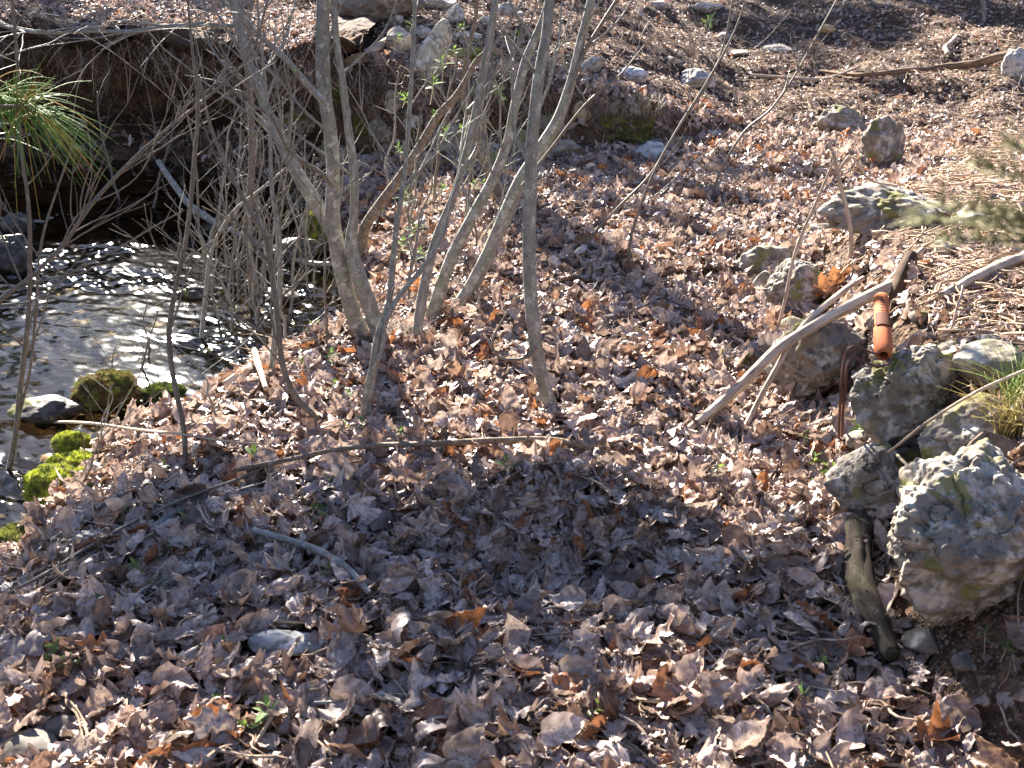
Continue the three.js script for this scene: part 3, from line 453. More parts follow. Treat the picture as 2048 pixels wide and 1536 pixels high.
youngTree('twin stemmed lichen spotted tree rooted at the stream edge with a leaning limb', [
  { p: [[732, 692, 37.4], [712, 645, 34.6], [692, 575, 33.1], [674, 490, 31.7], [665, 430, 30.2], [667, 350, 27.4], [660, 260, 27.4], [649, 185, 28.8], [645, 80, 27.4], [648, -60, 25.9]], crown: 1.4, twigs: 3, tl: 0.5, t0: 0.5 },
  { p: [[672, 480, 28.8], [642, 422, 30.2], [605, 365, 28.8], [566, 292, 25.9], [536, 225, 21.6], [506, 150, 19.4], [482, 70, 18.7], [455, -50, 15.8]], branch: 1, lean: 0.15, crown: 1.2, twigs: 14, tl: 0.6 },
  { p: [[648, 205, 14.4], [612, 165, 13.7], [572, 118, 12.2], [530, 80, 10.8], [492, 40, 9.4], [470, -20, 8.6]], branch: 1, lean: -0.1, twigs: 4 },
  { p: [[664, 372, 10.1], [642, 346, 9.4], [602, 322, 8.6], [574, 296, 7.9], [542, 232, 7.2], [508, 212, 6.5], [478, 180, 5.0], [440, 200, 2.9]], branch: 1, lean: -0.25, twigs: 4, tl: 0.35, mat: M.twig },
  { p: [[470, 52, 7.9], [400, 50, 7.9], [330, 54, 8.6], [250, 63, 7.9], [180, 62, 7.2], [100, 66, 6.5], [50, 62, 6.5], [-30, 42, 5.8]], branch: 1, lean: 0.15, twigs: 18, tl: 0.7, t0: 0.1, o: { rise: -0.01 } },
  { p: [[762, 684, 34.6], [742, 620, 31.7], [716, 548, 31.7], [702, 492, 25.9], [708, 430, 17.3], [708, 340, 17.3], [697, 260, 15.8], [686, 170, 14.4], [673, 80, 13.0], [664, -50, 11.5]], root: 1, dz: 0.03, crown: 1.0, twigs: 3, tl: 0.4 },
], {});
youngTree('arched brown trunk curving out of the bank behind the twin stemmed tree', [
  { p: [[716, 532, 22.5], [722, 500, 24.0], [728, 460, 22.5], [752, 420, 21.0], [800, 356, 19.5], [842, 290, 18.0], [876, 232, 16.5], [908, 198, 15.0], [932, 160, 11.2], [955, 118, 9.0], [985, 98, 7.5], [1004, 108, 6.8], [1008, 140, 5.2]], lean: 0.1, twigs: 4, tl: 0.35 },
], { mat: M.barkBrown });
youngTree('slender grey trunk leaning right, nearest the dry root tuft', [{ p: [[830, 708, 22.1], [838, 640, 21.2], [851, 560, 20.4], [872, 480, 18.7], [906, 395, 16.1], [926, 330, 15.3], [946, 250, 15.3], [961, 170, 14.4], [976, 90, 14.4], [992, 0, 13.6], [1002, -60, 12.8]], lean: 0.1, crown: 1.1, twigs: 5 }]);
youngTree('lichen grey trunk leaning right between the two other leaning trunks', [{ p: [[856, 658, 22.9], [876, 590, 24.6], [906, 510, 24.6], [946, 432, 22.9], [990, 350, 22.0], [1016, 280, 19.4], [1032, 200, 19.4], [1052, 120, 17.6], [1086, 40, 15.8], [1112, -60, 14.1]], lean: 0.1, crown: 1.1, twigs: 5 }]);
youngTree('thick pale lichen trunk leaning farthest right with a dark forked twig', [
  { p: [[915, 624, 33.1], [942, 575, 30.2], [976, 510, 27.4], [1006, 440, 27.4], [1042, 360, 27.4], [1086, 290, 25.9], [1116, 240, 23.0], [1140, 170, 18.7], [1160, 90, 18.0], [1180, 10, 17.3], [1196, -60, 15.8]], lean: 0.12, crown: 1.3, twigs: 4 },
  { p: [[1138, 185, 8.6], [1166, 110, 8.6], [1202, 50, 7.9], [1246, -20, 6.5]], branch: 1, lean: 0.1, mat: M.twig },
  { p: [[1044, 372, 7.2], [1100, 300, 6.5], [1175, 205, 5.8], [1240, 150, 4.3], [1290, 90, 2.9]], branch: 1, lean: -0.1, twigs: 3, tl: 0.3, mat: M.twig },
]);
youngTree('straight mottled trunk rising alone from the sunlit leaves', [
  { p: [[1108, 836, 30.4], [1091, 780, 28.0], [1073, 700, 27.2], [1063, 610, 27.2], [1058, 500, 26.4], [1060, 400, 25.6], [1063, 300, 25.6], [1070, 220, 24.0], [1080, 140, 22.4], [1094, 60, 20.8], [1102, -60, 19.2]], lean: 0.02, crown: 1.3, twigs: 2, t0: 0.6 },
  { p: [[1072, 695, 8.0], [1050, 716, 7.2], [1000, 716, 6.4], [984, 690, 5.6], [1000, 650, 4.8], [1018, 620, 4.0]], branch: 1, lean: -0.2, mat: M.twig },
  { p: [[1060, 330, 7.2], [1030, 270, 7.2], [1026, 200, 6.4], [1022, 120, 4.8]], branch: 1, lean: 0.1 },
]);
youngTree('reddish brown stem behind the leaning trunks at the ledge', [{ p: [[1002, 415, 16.8], [984, 360, 16.8], [964, 310, 15.4], [944, 255, 13.3], [928, 205, 11.9], [932, 120, 9.8], [950, 40, 8.4], [956, -40, 7.7]], lean: 0.05, twigs: 3 }], { mat: M.barkBrown });
youngTree('straight grey stem standing at the ledge behind the leaning trunks', [{ p: [[938, 352, 16.5], [948, 300, 15.0], [958, 230, 15.0], [968, 150, 14.2], [982, 70, 13.5], [996, -40, 12.8]], lean: 0.05, twigs: 3 }]);

// saplings
function sapling(label, stems, o = {}) { return youngTree(label, stems, { name: 'sapling', cat: 'sapling', mat: M.twig, twigMat: M.twig, wob: 0.12, ...o }); }
sapling('thin vine twisted sapling beside the slender leaning trunk', [
  { p: [[727, 862, 18], [735, 790, 20], [745, 740, 19], [760, 660, 15], [778, 608, 13], [785, 540, 12], [790, 480, 11], [802, 400, 10], [814, 300, 9], [820, 200, 9], [826, 100, 8], [832, -40, 7]], twigs: 7, tl: 0.4 },
  { p: [[742, 745, 10], [764, 700, 9], [770, 650, 9], [800, 590, 11], [850, 530, 10], [890, 460, 9], [905, 395, 7], [925, 330, 6]], branch: 1, lean: -0.05, twigs: 3, tl: 0.3 },
], { mat: M.twigGrey, twigMat: M.twigGrey });
sapling('straight dark pole sapling standing in the brush at the water edge', [{ p: [[512, 668, 15], [506, 600, 15], [500, 500, 15], [501, 400, 14], [504, 300, 13], [500, 180, 12], [484, 60, 10], [474, -40, 9]], twigs: 9, tl: 0.5 }]);
sapling('crooked thin sapling growing from the sunlit leaves near the mossy stone', [{ p: [[372, 945, 10], [368, 860, 11], [350, 770, 11], [338, 670, 11], [352, 570, 10], [374, 470, 9], [388, 330, 8], [396, 200, 7], [384, 90, 6], [372, -30, 5]], twigs: 8, tl: 0.4 }]);
sapling('thin stem curving down into the leaves beside the vine twisted sapling', [{ p: [[668, 872, 15], [630, 835, 14], [590, 790, 13], [565, 730, 12], [556, 640, 11], [545, 560, 11], [530, 470, 10], [500, 420, 9], [452, 330, 8], [420, 250, 6], [398, 150, 5]], twigs: 8, tl: 0.45 }]);
sapling('pale bent sapling standing at the brush pile', [{ p: [[540, 770, 15], [546, 720, 14], [552, 650, 14], [560, 560, 12], [556, 460, 10], [544, 380, 9], [540, 280, 8], [532, 180, 7], [520, 60, 6], [512, -30, 5]], twigs: 8, tl: 0.45 }], { mat: M.twigGrey });
sapling('leaning whip sapling at the water margin by the brush pile', [{ p: [[396, 742, 10], [402, 690, 10], [410, 610, 10], [420, 520, 9], [432, 480, 8], [470, 420, 7], [520, 380, 6], [580, 330, 4]], twigs: 5, tl: 0.35 }], { mat: M.twigGrey });
sapling('long grey sapling with many side shoots leaning over the stream', [
  { p: [[-140, 1110, 14.0], [-110, 900, 12.6], [-80, 720, 11.2], [-10, 610, 10.5], [60, 555, 9.8], [126, 490, 8.4], [182, 410, 8.4], [250, 335, 7.7], [330, 262, 7.0], [420, 190, 6.3], [500, 110, 5.6], [540, -20, 4.2]], lean: 0.25, twigs: 22, tl: 0.6, t0: 0.35 },
  { p: [[-10, 612, 5.6], [70, 600, 4.9], [150, 540, 4.2], [230, 500, 4.2], [310, 452, 3.5], [368, 420, 2.8]], branch: 1, lean: 0.25 },
]);
sapling('dark zigzag sapling at the stream margin beside the moss', [{ p: [[6, 1010, 13], [20, 930, 12], [32, 860, 12], [42, 760, 11], [56, 640, 10], [60, 500, 9], [56, 400, 8], [42, 300, 7], [36, 150, 7], [22, -30, 6]], twigs: 8, tl: 0.45, lean: 0.05 }, { p: [[36, 840, 7], [60, 740, 6], [72, 620, 6], [84, 480, 5], [128, 340, 4], [168, 230, 3]], branch: 1, lean: 0.05 }]);
sapling('forked brown sapling leaning up the leafy slope', [
  { p: [[1182, 520, 4.8], [1176, 490, 5.4], [1232, 420, 5.4], [1300, 350, 5.4], [1360, 250, 5.4], [1420, 160, 4.8], [1450, 80, 4.2], [1470, -30, 3.6]], lean: 0.25, twigs: 7, tl: 0.5, t0: 0.4 },
]);
sapling('dark sapling arching over the drift of shaded leaves', [{ p: [[1264, 560, 6.6], [1258, 500, 6.6], [1275, 430, 6.0], [1310, 340, 5.4], [1360, 250, 4.8], [1410, 170, 4.2], [1470, 60, 3.6], [1500, -30, 3.0]], lean: 0.2, twigs: 6, tl: 0.5 }]);
sapling('slim sapling sweeping toward the sunny upper slope', [{ p: [[1422, 410, 5.4], [1438, 350, 5.4], [1490, 262, 4.8], [1540, 220, 4.8], [1590, 150, 4.2], [1640, 60, 3.6], [1690, -30, 3.0]], lean: 0.3, twigs: 6, tl: 0.5 }]);
sapling('small straight sapling far up the shaded slope', [{ p: [[1968, 42, 9], [1966, 0, 9], [1962, -80, 8]] }], { mat: M.bark });
sapling('curved pale cane standing in front of the mossy rocks', [{ p: [[1548, 690, 6], [1570, 600, 7], [1592, 500, 7], [1630, 410, 6], [1668, 320, 4]], lean: 0.1, twigs: 2, tl: 0.15 }], { mat: M.dead });
sapling('bent brown cane rising by the lumpy crusted boulder', [{ p: [[1682, 560, 9], [1702, 500, 9], [1696, 430, 9], [1678, 360, 9], [1668, 310, 8], [1655, 285, 5]], lean: 0.1 }, { p: [[1676, 345, 6], [1700, 312, 6], [1740, 360, 5], [1796, 372, 4]], branch: 1, lean: 0.1 }], { mat: M.dead });
for (const [x, y, hgt, tilt] of [[215, 850, 120, 10], [270, 820, 150, 30], [195, 950, 130, 20], [300, 760, 130, -10], [160, 1000, 110, 40], [440, 870, 110, -30], [470, 690, 240, -20], [590, 620, 230, 30], [640, 640, 180, -30], [420, 640, 200, 20], [350, 620, 150, 10], [570, 700, 260, -40], [300, 470, 200, 40], [235, 440, 190, -30], [540, 640, 330, 20], [470, 560, 300, 50], [610, 560, 260, -60], [820, 620, 250, 40], [900, 560, 220, 60], [930, 470, 240, 40], [870, 420, 240, 30], [760, 330, 150, -20], [1020, 340, 200, 30], ...Array.from({ length: 34 }, (_, i) => i % 3 ? [Math.round(rr(400, 690)), Math.round(rr(560, 735)), Math.round(rr(120, 330)), Math.round(rr(-60, 60))] : [Math.round(rr(760, 1040)), Math.round(rr(340, 620)), Math.round(rr(90, 240)), Math.round(rr(-10, 70))])]) {
  const pale = rnd() < 0.5, t = thing('shoot', `${pale ? 'pale grey' : 'brown'} ${hgt > 220 ? 'tall' : hgt > 150 ? 'waist high' : 'short'} whip shoot ${x > 740 ? 'among the leaning trunks' : x > 440 ? 'by the brush pile at the water edge' : 'on the margin beside the moss hummock'}`, 'shoot', 'whip shoots of the streamside thicket'), b = ground(x, y), d = hit(x, y), n = 7, pts = [];
  for (let i = 0; i <= n; i++) pts.push(at(x + tilt * (i / n) ** 1.4 * 1.5 + rr(-7, 7), y - hgt * 1.35 * i / n, onPlane(x, y - hgt * 1.35 * i / n, b.z, b.y, 0.05) + rr(-0.02, 0.02)));
  pts[0].copy(b); pts[0].y -= 0.03; const r = rr(1.6, 3.4) / FPX * d; const st = mesh('stem', sweep(pts, [r * 1.2, r, r * 0.5], { sides: 6, wob: 0.15 }), pale ? M.twigGrey : M.twig, t); sideTwigs(st, pts, [r], 6, 0.3, rnd() < 0.5 ? M.twig : M.twigGrey, { depth: 1, rmax: 0.0028 });
}

// ------------------------------------------------------------------ fallen wood
function fallen(name, label, list, mat, o = {}) {
  const pts = [], rad = []; list.forEach(([px, py, w, lift = 0]) => { const d = hit(px, py), r = w / 2 * d / FPX, p = at(px, py, d - lift); p.y += r * 0.6 + (o.up ?? 0.03); pts.push(p); rad.push(r); });
  const t = thing(name, label, o.cat || 'branch', o.group); const st = mesh('stem', sweep(pts, rad, { sides: 10, step: 0.035, wob: o.wob ?? 0.1, uvOff: rnd() }), mat, t); if (o.twigs) sideTwigs(st, pts, rad, o.twigs, o.tl ?? 0.3, mat, { depth: 1, t0: 0.1, rise: 0.02 }); return t;
}
{ // the peeled pole propped over the boulders
  const t = thing('fallen_branch', 'thick bleached dead pole propped across the boulders with a broken forked end', 'branch');
  const d0 = hit(1338, 892), d1 = hit(1642, 808) - 0.16, d2 = hit(1800, 600);
  const L = [[1326, 900, 20, d0], [1400, 842, 24, lerp(d0, d1, 0.35)], [1480, 772, 26, lerp(d0, d1, 0.7)], [1560, 695, 28, d1 + 0.02], [1640, 645, 28, d1 + 0.06], [1720, 602, 29, d1 + 0.09], [1795, 568, 34, d1 + 0.13]];
  mesh('stem', sweep(L.map(p => at(p[0], p[1], p[3])), L.map(p => p[2] * 0.4 * p[3] / FPX), { sides: 14, step: 0.03, wob: 0.09 }), M.dead, t);
  const F = [[1788, 618, 22, d1 + 0.1], [1798, 585, 40, d1 + 0.1], [1810, 548, 44, d1 + 0.11], [1824, 505, 20, d1 + 0.13]];
  mesh('broken_end', sweep(F.map(p => at(p[0], p[1], p[3])), F.map(p => p[2] / 2 * p[3] / FPX), { sides: 9, step: 0.02, wob: 0.3 }), std({ map: rep(woodMap, 3, 3), color: col(0.16, 0.115, 0.085) }), t);
  const S = [[1770, 572, 14, d1 + 0.12], [1806, 532, 12, d1 + 0.2], [1846, 498, 9, d1 + 0.3]];
  mesh('limb', sweep(S.map(p => at(p[0], p[1], p[3])), S.map(p => p[2] / 2 * p[3] / FPX), { sides: 8, step: 0.03 }), M.dead, t);
  const Q = [[1452, 930, 9, hit(1452, 930)], [1500, 835, 11, lerp(d0, d1, 0.5)], [1548, 745, 11, d1 - 0.02], [1600, 660, 12, d1 + 0.05], [1690, 580, 13, d1 + 0.3], [1726, 556, 10, d1 + 0.5]];
  const t2 = thing('fallen_branch', 'thin dead stick leaning beneath the bleached pole', 'branch');
  mesh('stem', sweep(Q.map(p => at(p[0], p[1], p[3] + 0.03)), Q.map(p => p[2] / 2 * p[3] / FPX), { sides: 8, step: 0.03 }), M.dead, t2);
}
fallen('fallen_branch', 'long reddish fallen branch lying straight across the sunlit leaves', [[470, 992, 9], [580, 970, 10], [700, 946, 11], [850, 938, 12], [1000, 930, 13], [1100, 928, 12], [1186, 944, 12]], M.barkBrown, { up: 0.085 });
fallen('fallen_branch', 'curved grey fallen branch running from the shade up to the sunlit leaves', [[-20, 1196, 10], [100, 1172, 11], [200, 1150, 13], [285, 1100, 14], [345, 1055, 14], [420, 1028, 14], [520, 1006, 13], [560, 999, 11], [650, 1022, 8], [740, 1028, 7], [820, 1030, 5]], M.twigGrey, { twigs: 4, tl: 0.25, up: 0.035 });
fallen('fallen_branch', 'thin forked grey branch lying beside the mossy bank', [[70, 1150, 7], [120, 1110, 8], [175, 1075, 8], [235, 1030, 8], [290, 1018, 8], [350, 1040, 6]], M.twigGrey, { twigs: 4, tl: 0.25, up: 0.06 });
fallen('fallen_branch', 'dark thin branch crossing the curved grey fallen branch', [[-10, 1250, 6], [90, 1200, 7], [200, 1130, 7], [300, 1075, 7], [400, 1030, 7], [480, 1000, 6], [560, 960, 5]], M.twig, { twigs: 3, tl: 0.2, up: 0.07 });
fallen('fallen_branch', 'white lichen crusted stick partly buried in the shaded leaves', [[512, 1112, 15], [570, 1128, 15], [630, 1148, 15], [690, 1182, 15], [722, 1215, 14], [742, 1240, 11]], M.bark, { up: 0.075, wob: 0.12 });
fallen('fallen_branch', 'slim pale stalk stretched from the stream across the leaves', [[-20, 898, 5], [80, 904, 6], [180, 912, 6], [280, 930, 6], [380, 950, 5], [470, 963, 4], [540, 968, 3]], M.dead, { up: 0.14 });
fallen('fallen_branch', 'forked grey twig lying in the shaded leaves beside the upright oval leaf', [[255, 1280, 9], [262, 1250, 9], [290, 1215, 8], [340, 1190, 6], [410, 1165, 5]], M.twigGrey, { up: 0.05, twigs: 2, tl: 0.15 });
fallen('fallen_branch', 'grey branched twig lying in the front litter', [[632, 1452, 8], [690, 1448, 8], [725, 1430, 7], [760, 1385, 5], [775, 1350, 3]], M.twigGrey, { up: 0.06, twigs: 2, tl: 0.12 });
fallen('fallen_branch', 'dark rotting log lying on the sunny upper slope', [[1640, 150, 6], [1720, 158, 8], [1800, 152, 10], [1880, 146, 14], [1950, 138, 17], [2020, 118, 14]], M.deadDark, { up: 0.03, wob: 0.2 });
fallen('fallen_branch', 'straight thin stick lying on the sunny upper slope', [[1500, 158, 6], [1580, 164, 7], [1650, 166, 7], [1720, 140, 5]], M.dead);
fallen('fallen_branch', 'pale log resting on the far bank beneath the tilted slab', [[520, 196, 13], [580, 178, 15], [640, 158, 17], [720, 132, 18], [776, 100, 16]], M.dead, { up: 0.05 });
fallen('fallen_branch', 'bleached crooked branch sticking up on the sunny upper slope', [[1895, 118, 10], [1890, 105, 12], [1900, 95, 9], [1912, 78, 6]], M.dead, { up: 0.03 });
fallen('fallen_branch', 'long weathered plank like log lying behind the leather tube', [[1880, 612, 16], [1940, 580, 20], [2000, 552, 22], [2060, 530, 22]], M.dead, { up: 0.03, wob: 0.2 });
fallen('fallen_branch', 'short weathered root piece at the foot of the leather cord', [[1585, 890, 14], [1620, 872, 16], [1660, 862, 16], [1690, 850, 12]], M.dead, { up: 0.03, wob: 0.2 });
fallen('fallen_branch', 'broken pale chunk of wood standing in the sunlit leaves by the brush', [[455, 800, 26], [480, 782, 28], [505, 760, 20]], M.dead, { up: 0.04, wob: 0.15 });
fallen('fallen_branch', 'pale stick lying in the leaves beside the thin curving stem', [[512, 735, 12], [522, 780, 13], [536, 825, 10]], M.dead, { up: 0.09 });
fallen('fallen_branch', 'thin grey stalk arched over the grass by the mossy boulders', [[1700, 985, 5, 0.1], [1770, 940, 5, 0.15], [1850, 880, 6, 0.2], [1950, 820, 6, 0.2], [2060, 770, 5, 0.2]], M.dead, { up: 0.05 });
fallen('fallen_branch', 'straw coloured stalk lying over the top of the white speckled boulder', [[1770, 900, 6, 0.1], [1830, 960, 6, 0.2], [1900, 990, 6, 0.24], [1980, 1000, 5, 0.2], [2010, 935, 5, 0.2]], M.straw, { up: 0.02 });
{ // the branch lying in the stream
  const t = thing('fallen_branch', 'bare branch lying across the stream with its broken tip in the air', 'branch'), L = [[316, 322, 11, 0.0], [350, 372, 13, 0], [384, 414, 14, 0], [430, 445, 15, 0], [500, 480, 15, 0], [570, 512, 15, 0], [640, 530, 15, 0], [690, 525, 13, 0]], pts = [], rad = [];
  for (const [px, py, w] of L) { const d = px < 400 ? lerp(water(430, 450), water(384, 414) - 0.2, (430 - px) / 114) : Math.min(water(px, py), hit(px, py)); pts.push(at(px, py, d)); rad.push(w / 2 * d / FPX); }
  mesh('stem', sweep(pts, rad, { sides: 10, wob: 0.12 }), M.twigGrey, t);
}
{ // brush pile caught at the foot of the saplings
  const t = thing('brush_pile', 'tangle of flood swept twigs caught against the saplings at the water edge', 'brush pile');
  for (let i = 0; i < 46; i++) { const p = ground(rr(410, 600), rr(640, 745)); p.y += rr(0, 0.09); const a = rnd() * 6.28; mesh('twig', mergeGeometries(twigGeos(p, V(Math.cos(a), rr(-0.1, 0.5), Math.sin(a)), rr(0.15, 0.5), rr(0.002, 0.007), 1, [], { kink: 0.3, rise: 0 })), pick([M.twig, M.deadDark, M.dead]), t); }
}
{ // dark rotten root
  const t = thing('rotten_root', 'dark furrowed rotten root hanging down from the pale fissured knob of rock', 'root'), mk = (L, m, nm, w) => { mesh(nm, sweep(L.map(p => at(p[0], p[1], p[3])), L.map(p => p[2] / 2 * p[3] / FPX), { sides: 14, step: 0.015, wob: w }), m, t); };
  const d = hit(1790, 1310) - 0.09, e = hit(1705, 1090) - 0.12;
  const z = y => lerp(e, d, (y - 1070) / 248), main = [[1722, 1005, 40], [1716, 1065, 48], [1718, 1130, 50], [1732, 1195, 50], [1756, 1255, 46], [1784, 1312, 30]].map(p => [...p, z(p[1]) + (p[1] < 1050 ? 0.08 : 0)]);
  mk(main, std({ map: rep(barkMap, 5, 2), bumpMap: rep(woodMap, 5, 2), bumpScale: 0.008, color: col(0.26, 0.215, 0.165) }), 'root', 0.3);
  mk([[1730, 1075, 22], [1734, 1130, 24], [1748, 1195, 24], [1770, 1250, 20], [1792, 1300, 12]].map(p => [...p, z(p[1]) - 0.025]), std({ map: rep(woodMap, 4, 2), color: col(0.06, 0.05, 0.045) }), 'rotten_core', 0.3);
}
// flat flakes of bark and wood
function slab(name, label, cx, cy, w, h, rz, mat, thick = 0.012, up = 0.03) {
  const d = hit(cx, cy), a = w * d / FPX, b = h * d / FPX, s = new THREE.Shape(), N = 26; for (let i = 0; i < N; i++) { const t = i / N * 2 * Math.PI, k = 1 + 0.16 * n3(Math.cos(t) * 2 + cx, Math.sin(t) * 2, 3), x = Math.sign(Math.cos(t)) * Math.abs(Math.cos(t)) ** 0.6 * a / 2 * k, y = Math.sign(Math.sin(t)) * Math.abs(Math.sin(t)) ** 0.7 * b / 2 * k; i ? s.lineTo(x, y) : s.moveTo(x, y); }
  const g = new THREE.ExtrudeGeometry(s, { depth: thick, bevelEnabled: true, bevelSize: 0.004, bevelThickness: 0.004, bevelSegments: 2 }), p = g.attributes.position; for (let i = 0; i < p.count; i++) p.setZ(i, p.getZ(i) + 0.012 * n3(p.getX(i) * 14, p.getY(i) * 14, cx) - 1.2 * p.getX(i) ** 2); g.computeVertexNormals();
  const m = mesh(name, g, mat, scene); m.position.copy(at(cx, cy, d - 0.05)); m.position.y += up; m.rotation.set(-0.95, 0, rz, 'YXZ'); return m;
}
tag(slab('wood_flake', '', 1880, 918, 42, 85, -0.5, std({ map: rep(woodMap, 6, 2), color: col(0.85, 0.85, 0.88) })), 'silvery jagged flake of weathered wood on the mossy boulders', 'wood');
tag(slab('bark_slab', '', 1975, 950, 95, 130, -0.55, std({ map: rep(woodMap, 4, 2), color: col(0.42, 0.38, 0.36) }), 0.02), 'curved brown slab of bark below the grass tuft', 'bark');
tag(slab('wood_flake', '', 1955, 880, 120, 26, -0.35, std({ map: rep(woodMap, 4, 4), color: col(0.7, 0.66, 0.62) })), 'long grey splinter of wood above the brown slab of bark', 'wood');

// ------------------------------------------------------------------ leather tube with its cord
{
  const t = thing('leather_tube', 'tan stitched leather tube lying on the boulders with a brown leather cord hanging down', 'leather tube');
  const tan = std({ color: col(0.36, 0.105, 0.038), roughness: 0.85, bumpMap: rep(leatherBump, 3, 3), bumpScale: 0.0006 }), brown = std({ color: col(0.085, 0.026, 0.01), roughness: 0.8 }), dk = std({ color: col(0.02, 0.012, 0.01), roughness: 0.9 }), cordM = std({ color: col(0.10, 0.042, 0.028), roughness: 0.6 });
  const dn = hit(1826, 885) - 0.06, nearP = at(1767, 706, dn + 0.0), farP = at(1762, 596, dn + 0.24), ax = farP.clone().sub(nearP), L = ax.length(), R = 34 / 2 * dn / FPX; ax.normalize();
  const g = new THREE.Group(); g.position.copy(nearP); g.quaternion.setFromUnitVectors(V(0, 1, 0), ax); // tube runs along local +y, away from the viewer
  const put = (name, geo, m, par = t) => { geo.applyQuaternion(g.quaternion); geo.translate(nearP.x, nearP.y, nearP.z); return mesh(name, geo, m, par); };
  const lathe = (prof) => new THREE.LatheGeometry(prof.map(p => new THREE.Vector2(p[0] * R, p[1] * L)), 40);
  const body = put('body', lathe([[0.78, 0.36], [0.92, 0.3], [0.92, 0.97], [0.86, 1], [0.3, 1.005], [0.001, 1.005]]), tan);
  const collar = put('collar', lathe([[0.5, 0.06], [0.5, -0.045], [0.72, -0.05], [0.95, -0.01], [1.08, 0.06], [1.1, 0.3], [1.06, 0.40], [0.95, 0.42], [0.9, 0.42]]), tan);
  put('bore', lathe([[0.001, 0.05], [0.5, 0.05], [0.505, -0.04]]), dk, collar);
  // local frame: which way faces up and to the viewer
  const up = V(0, 1, 0).applyQuaternion(g.quaternion.clone().invert()); up.y = 0; up.normalize(); const ang = Math.atan2(up.z, up.x);
  const patch = (a0, a1, y0, y1, r, m, name, th = 0.05, par = t) => { const n = 10, P = [], I = []; for (let k = 0; k < 2; k++) for (let i = 0; i <= n; i++) for (const y of [y0, y1]) { const a = ang + lerp(a0, a1, i / n), q = (r + k * th) * R; P.push(Math.cos(a) * q, y * L, Math.sin(a) * q); } const w = 2 * (n + 1); for (let i = 0; i < n; i++) { const a = w + i * 2; I.push(a, a + 1, a + 2, a + 1, a + 3, a + 2); for (const s of [0, 1]) { const b = i * 2 + s; I.push(b, b + 2, b + w, b + 2, b + w + 2, b + w); } } for (const i of [0, n]) { const b = i * 2; I.push(b, b + 1, b + w, b + 1, b + 1 + w, b + w); } const q = new THREE.BufferGeometry(); q.setAttribute('position', new THREE.Float32BufferAttribute(P, 3)); q.setIndex(I); q.computeVertexNormals(); return put(name, q, m, par); };
  patch(-0.75, 0.75, 0.36, 0.58, 1.08, brown, 'strap_flap', 0.16);
  for (let i = 0; i < 6; i++) patch(-0.28 + 0.1, 0.12 + 0.1, 0.64 + i * 0.05, 0.655 + i * 0.05, 0.915, dk, 'stitch', 0.025, body);
  const ring = new THREE.TorusGeometry(R * 1.02, R * 0.07, 8, 40); ring.rotateX(Math.PI / 2); ring.translate(0, 0.42 * L, 0); put('keeper_band', ring, brown);
  const cord = (list, nm) => mesh(nm, sweep(list.map(p => at(p[0], p[1], dn + p[2])), [10 / 2 * dn / FPX], { sides: 8, step: 0.01, wob: 0.03, flat: 0.5 }), cordM, t);
  const gd = hit(1680, 905) - dn;
  cord([[1765, 706, 0.03], [1752, 707, -0.02], [1735, 702, -0.06], [1712, 692, -0.07], [1697, 697, -0.07], [1688, 722, -0.07], [1683, 770, -0.07], [1679, 830, lerp(-0.07, gd, 0.5)], [1677, 885, gd - 0.01], [1676, 912, gd]], 'cord');
  cord([[1768, 708, 0.03], [1778, 720, -0.02], [1770, 730, -0.05], [1750, 732, -0.07], [1725, 722, -0.08], [1706, 716, -0.085], [1695, 728, -0.085], [1691, 770, -0.085], [1686, 820, lerp(-0.085, gd, 0.5)], [1684, 870, gd - 0.02], [1682, 908, gd]], 'cord');
}

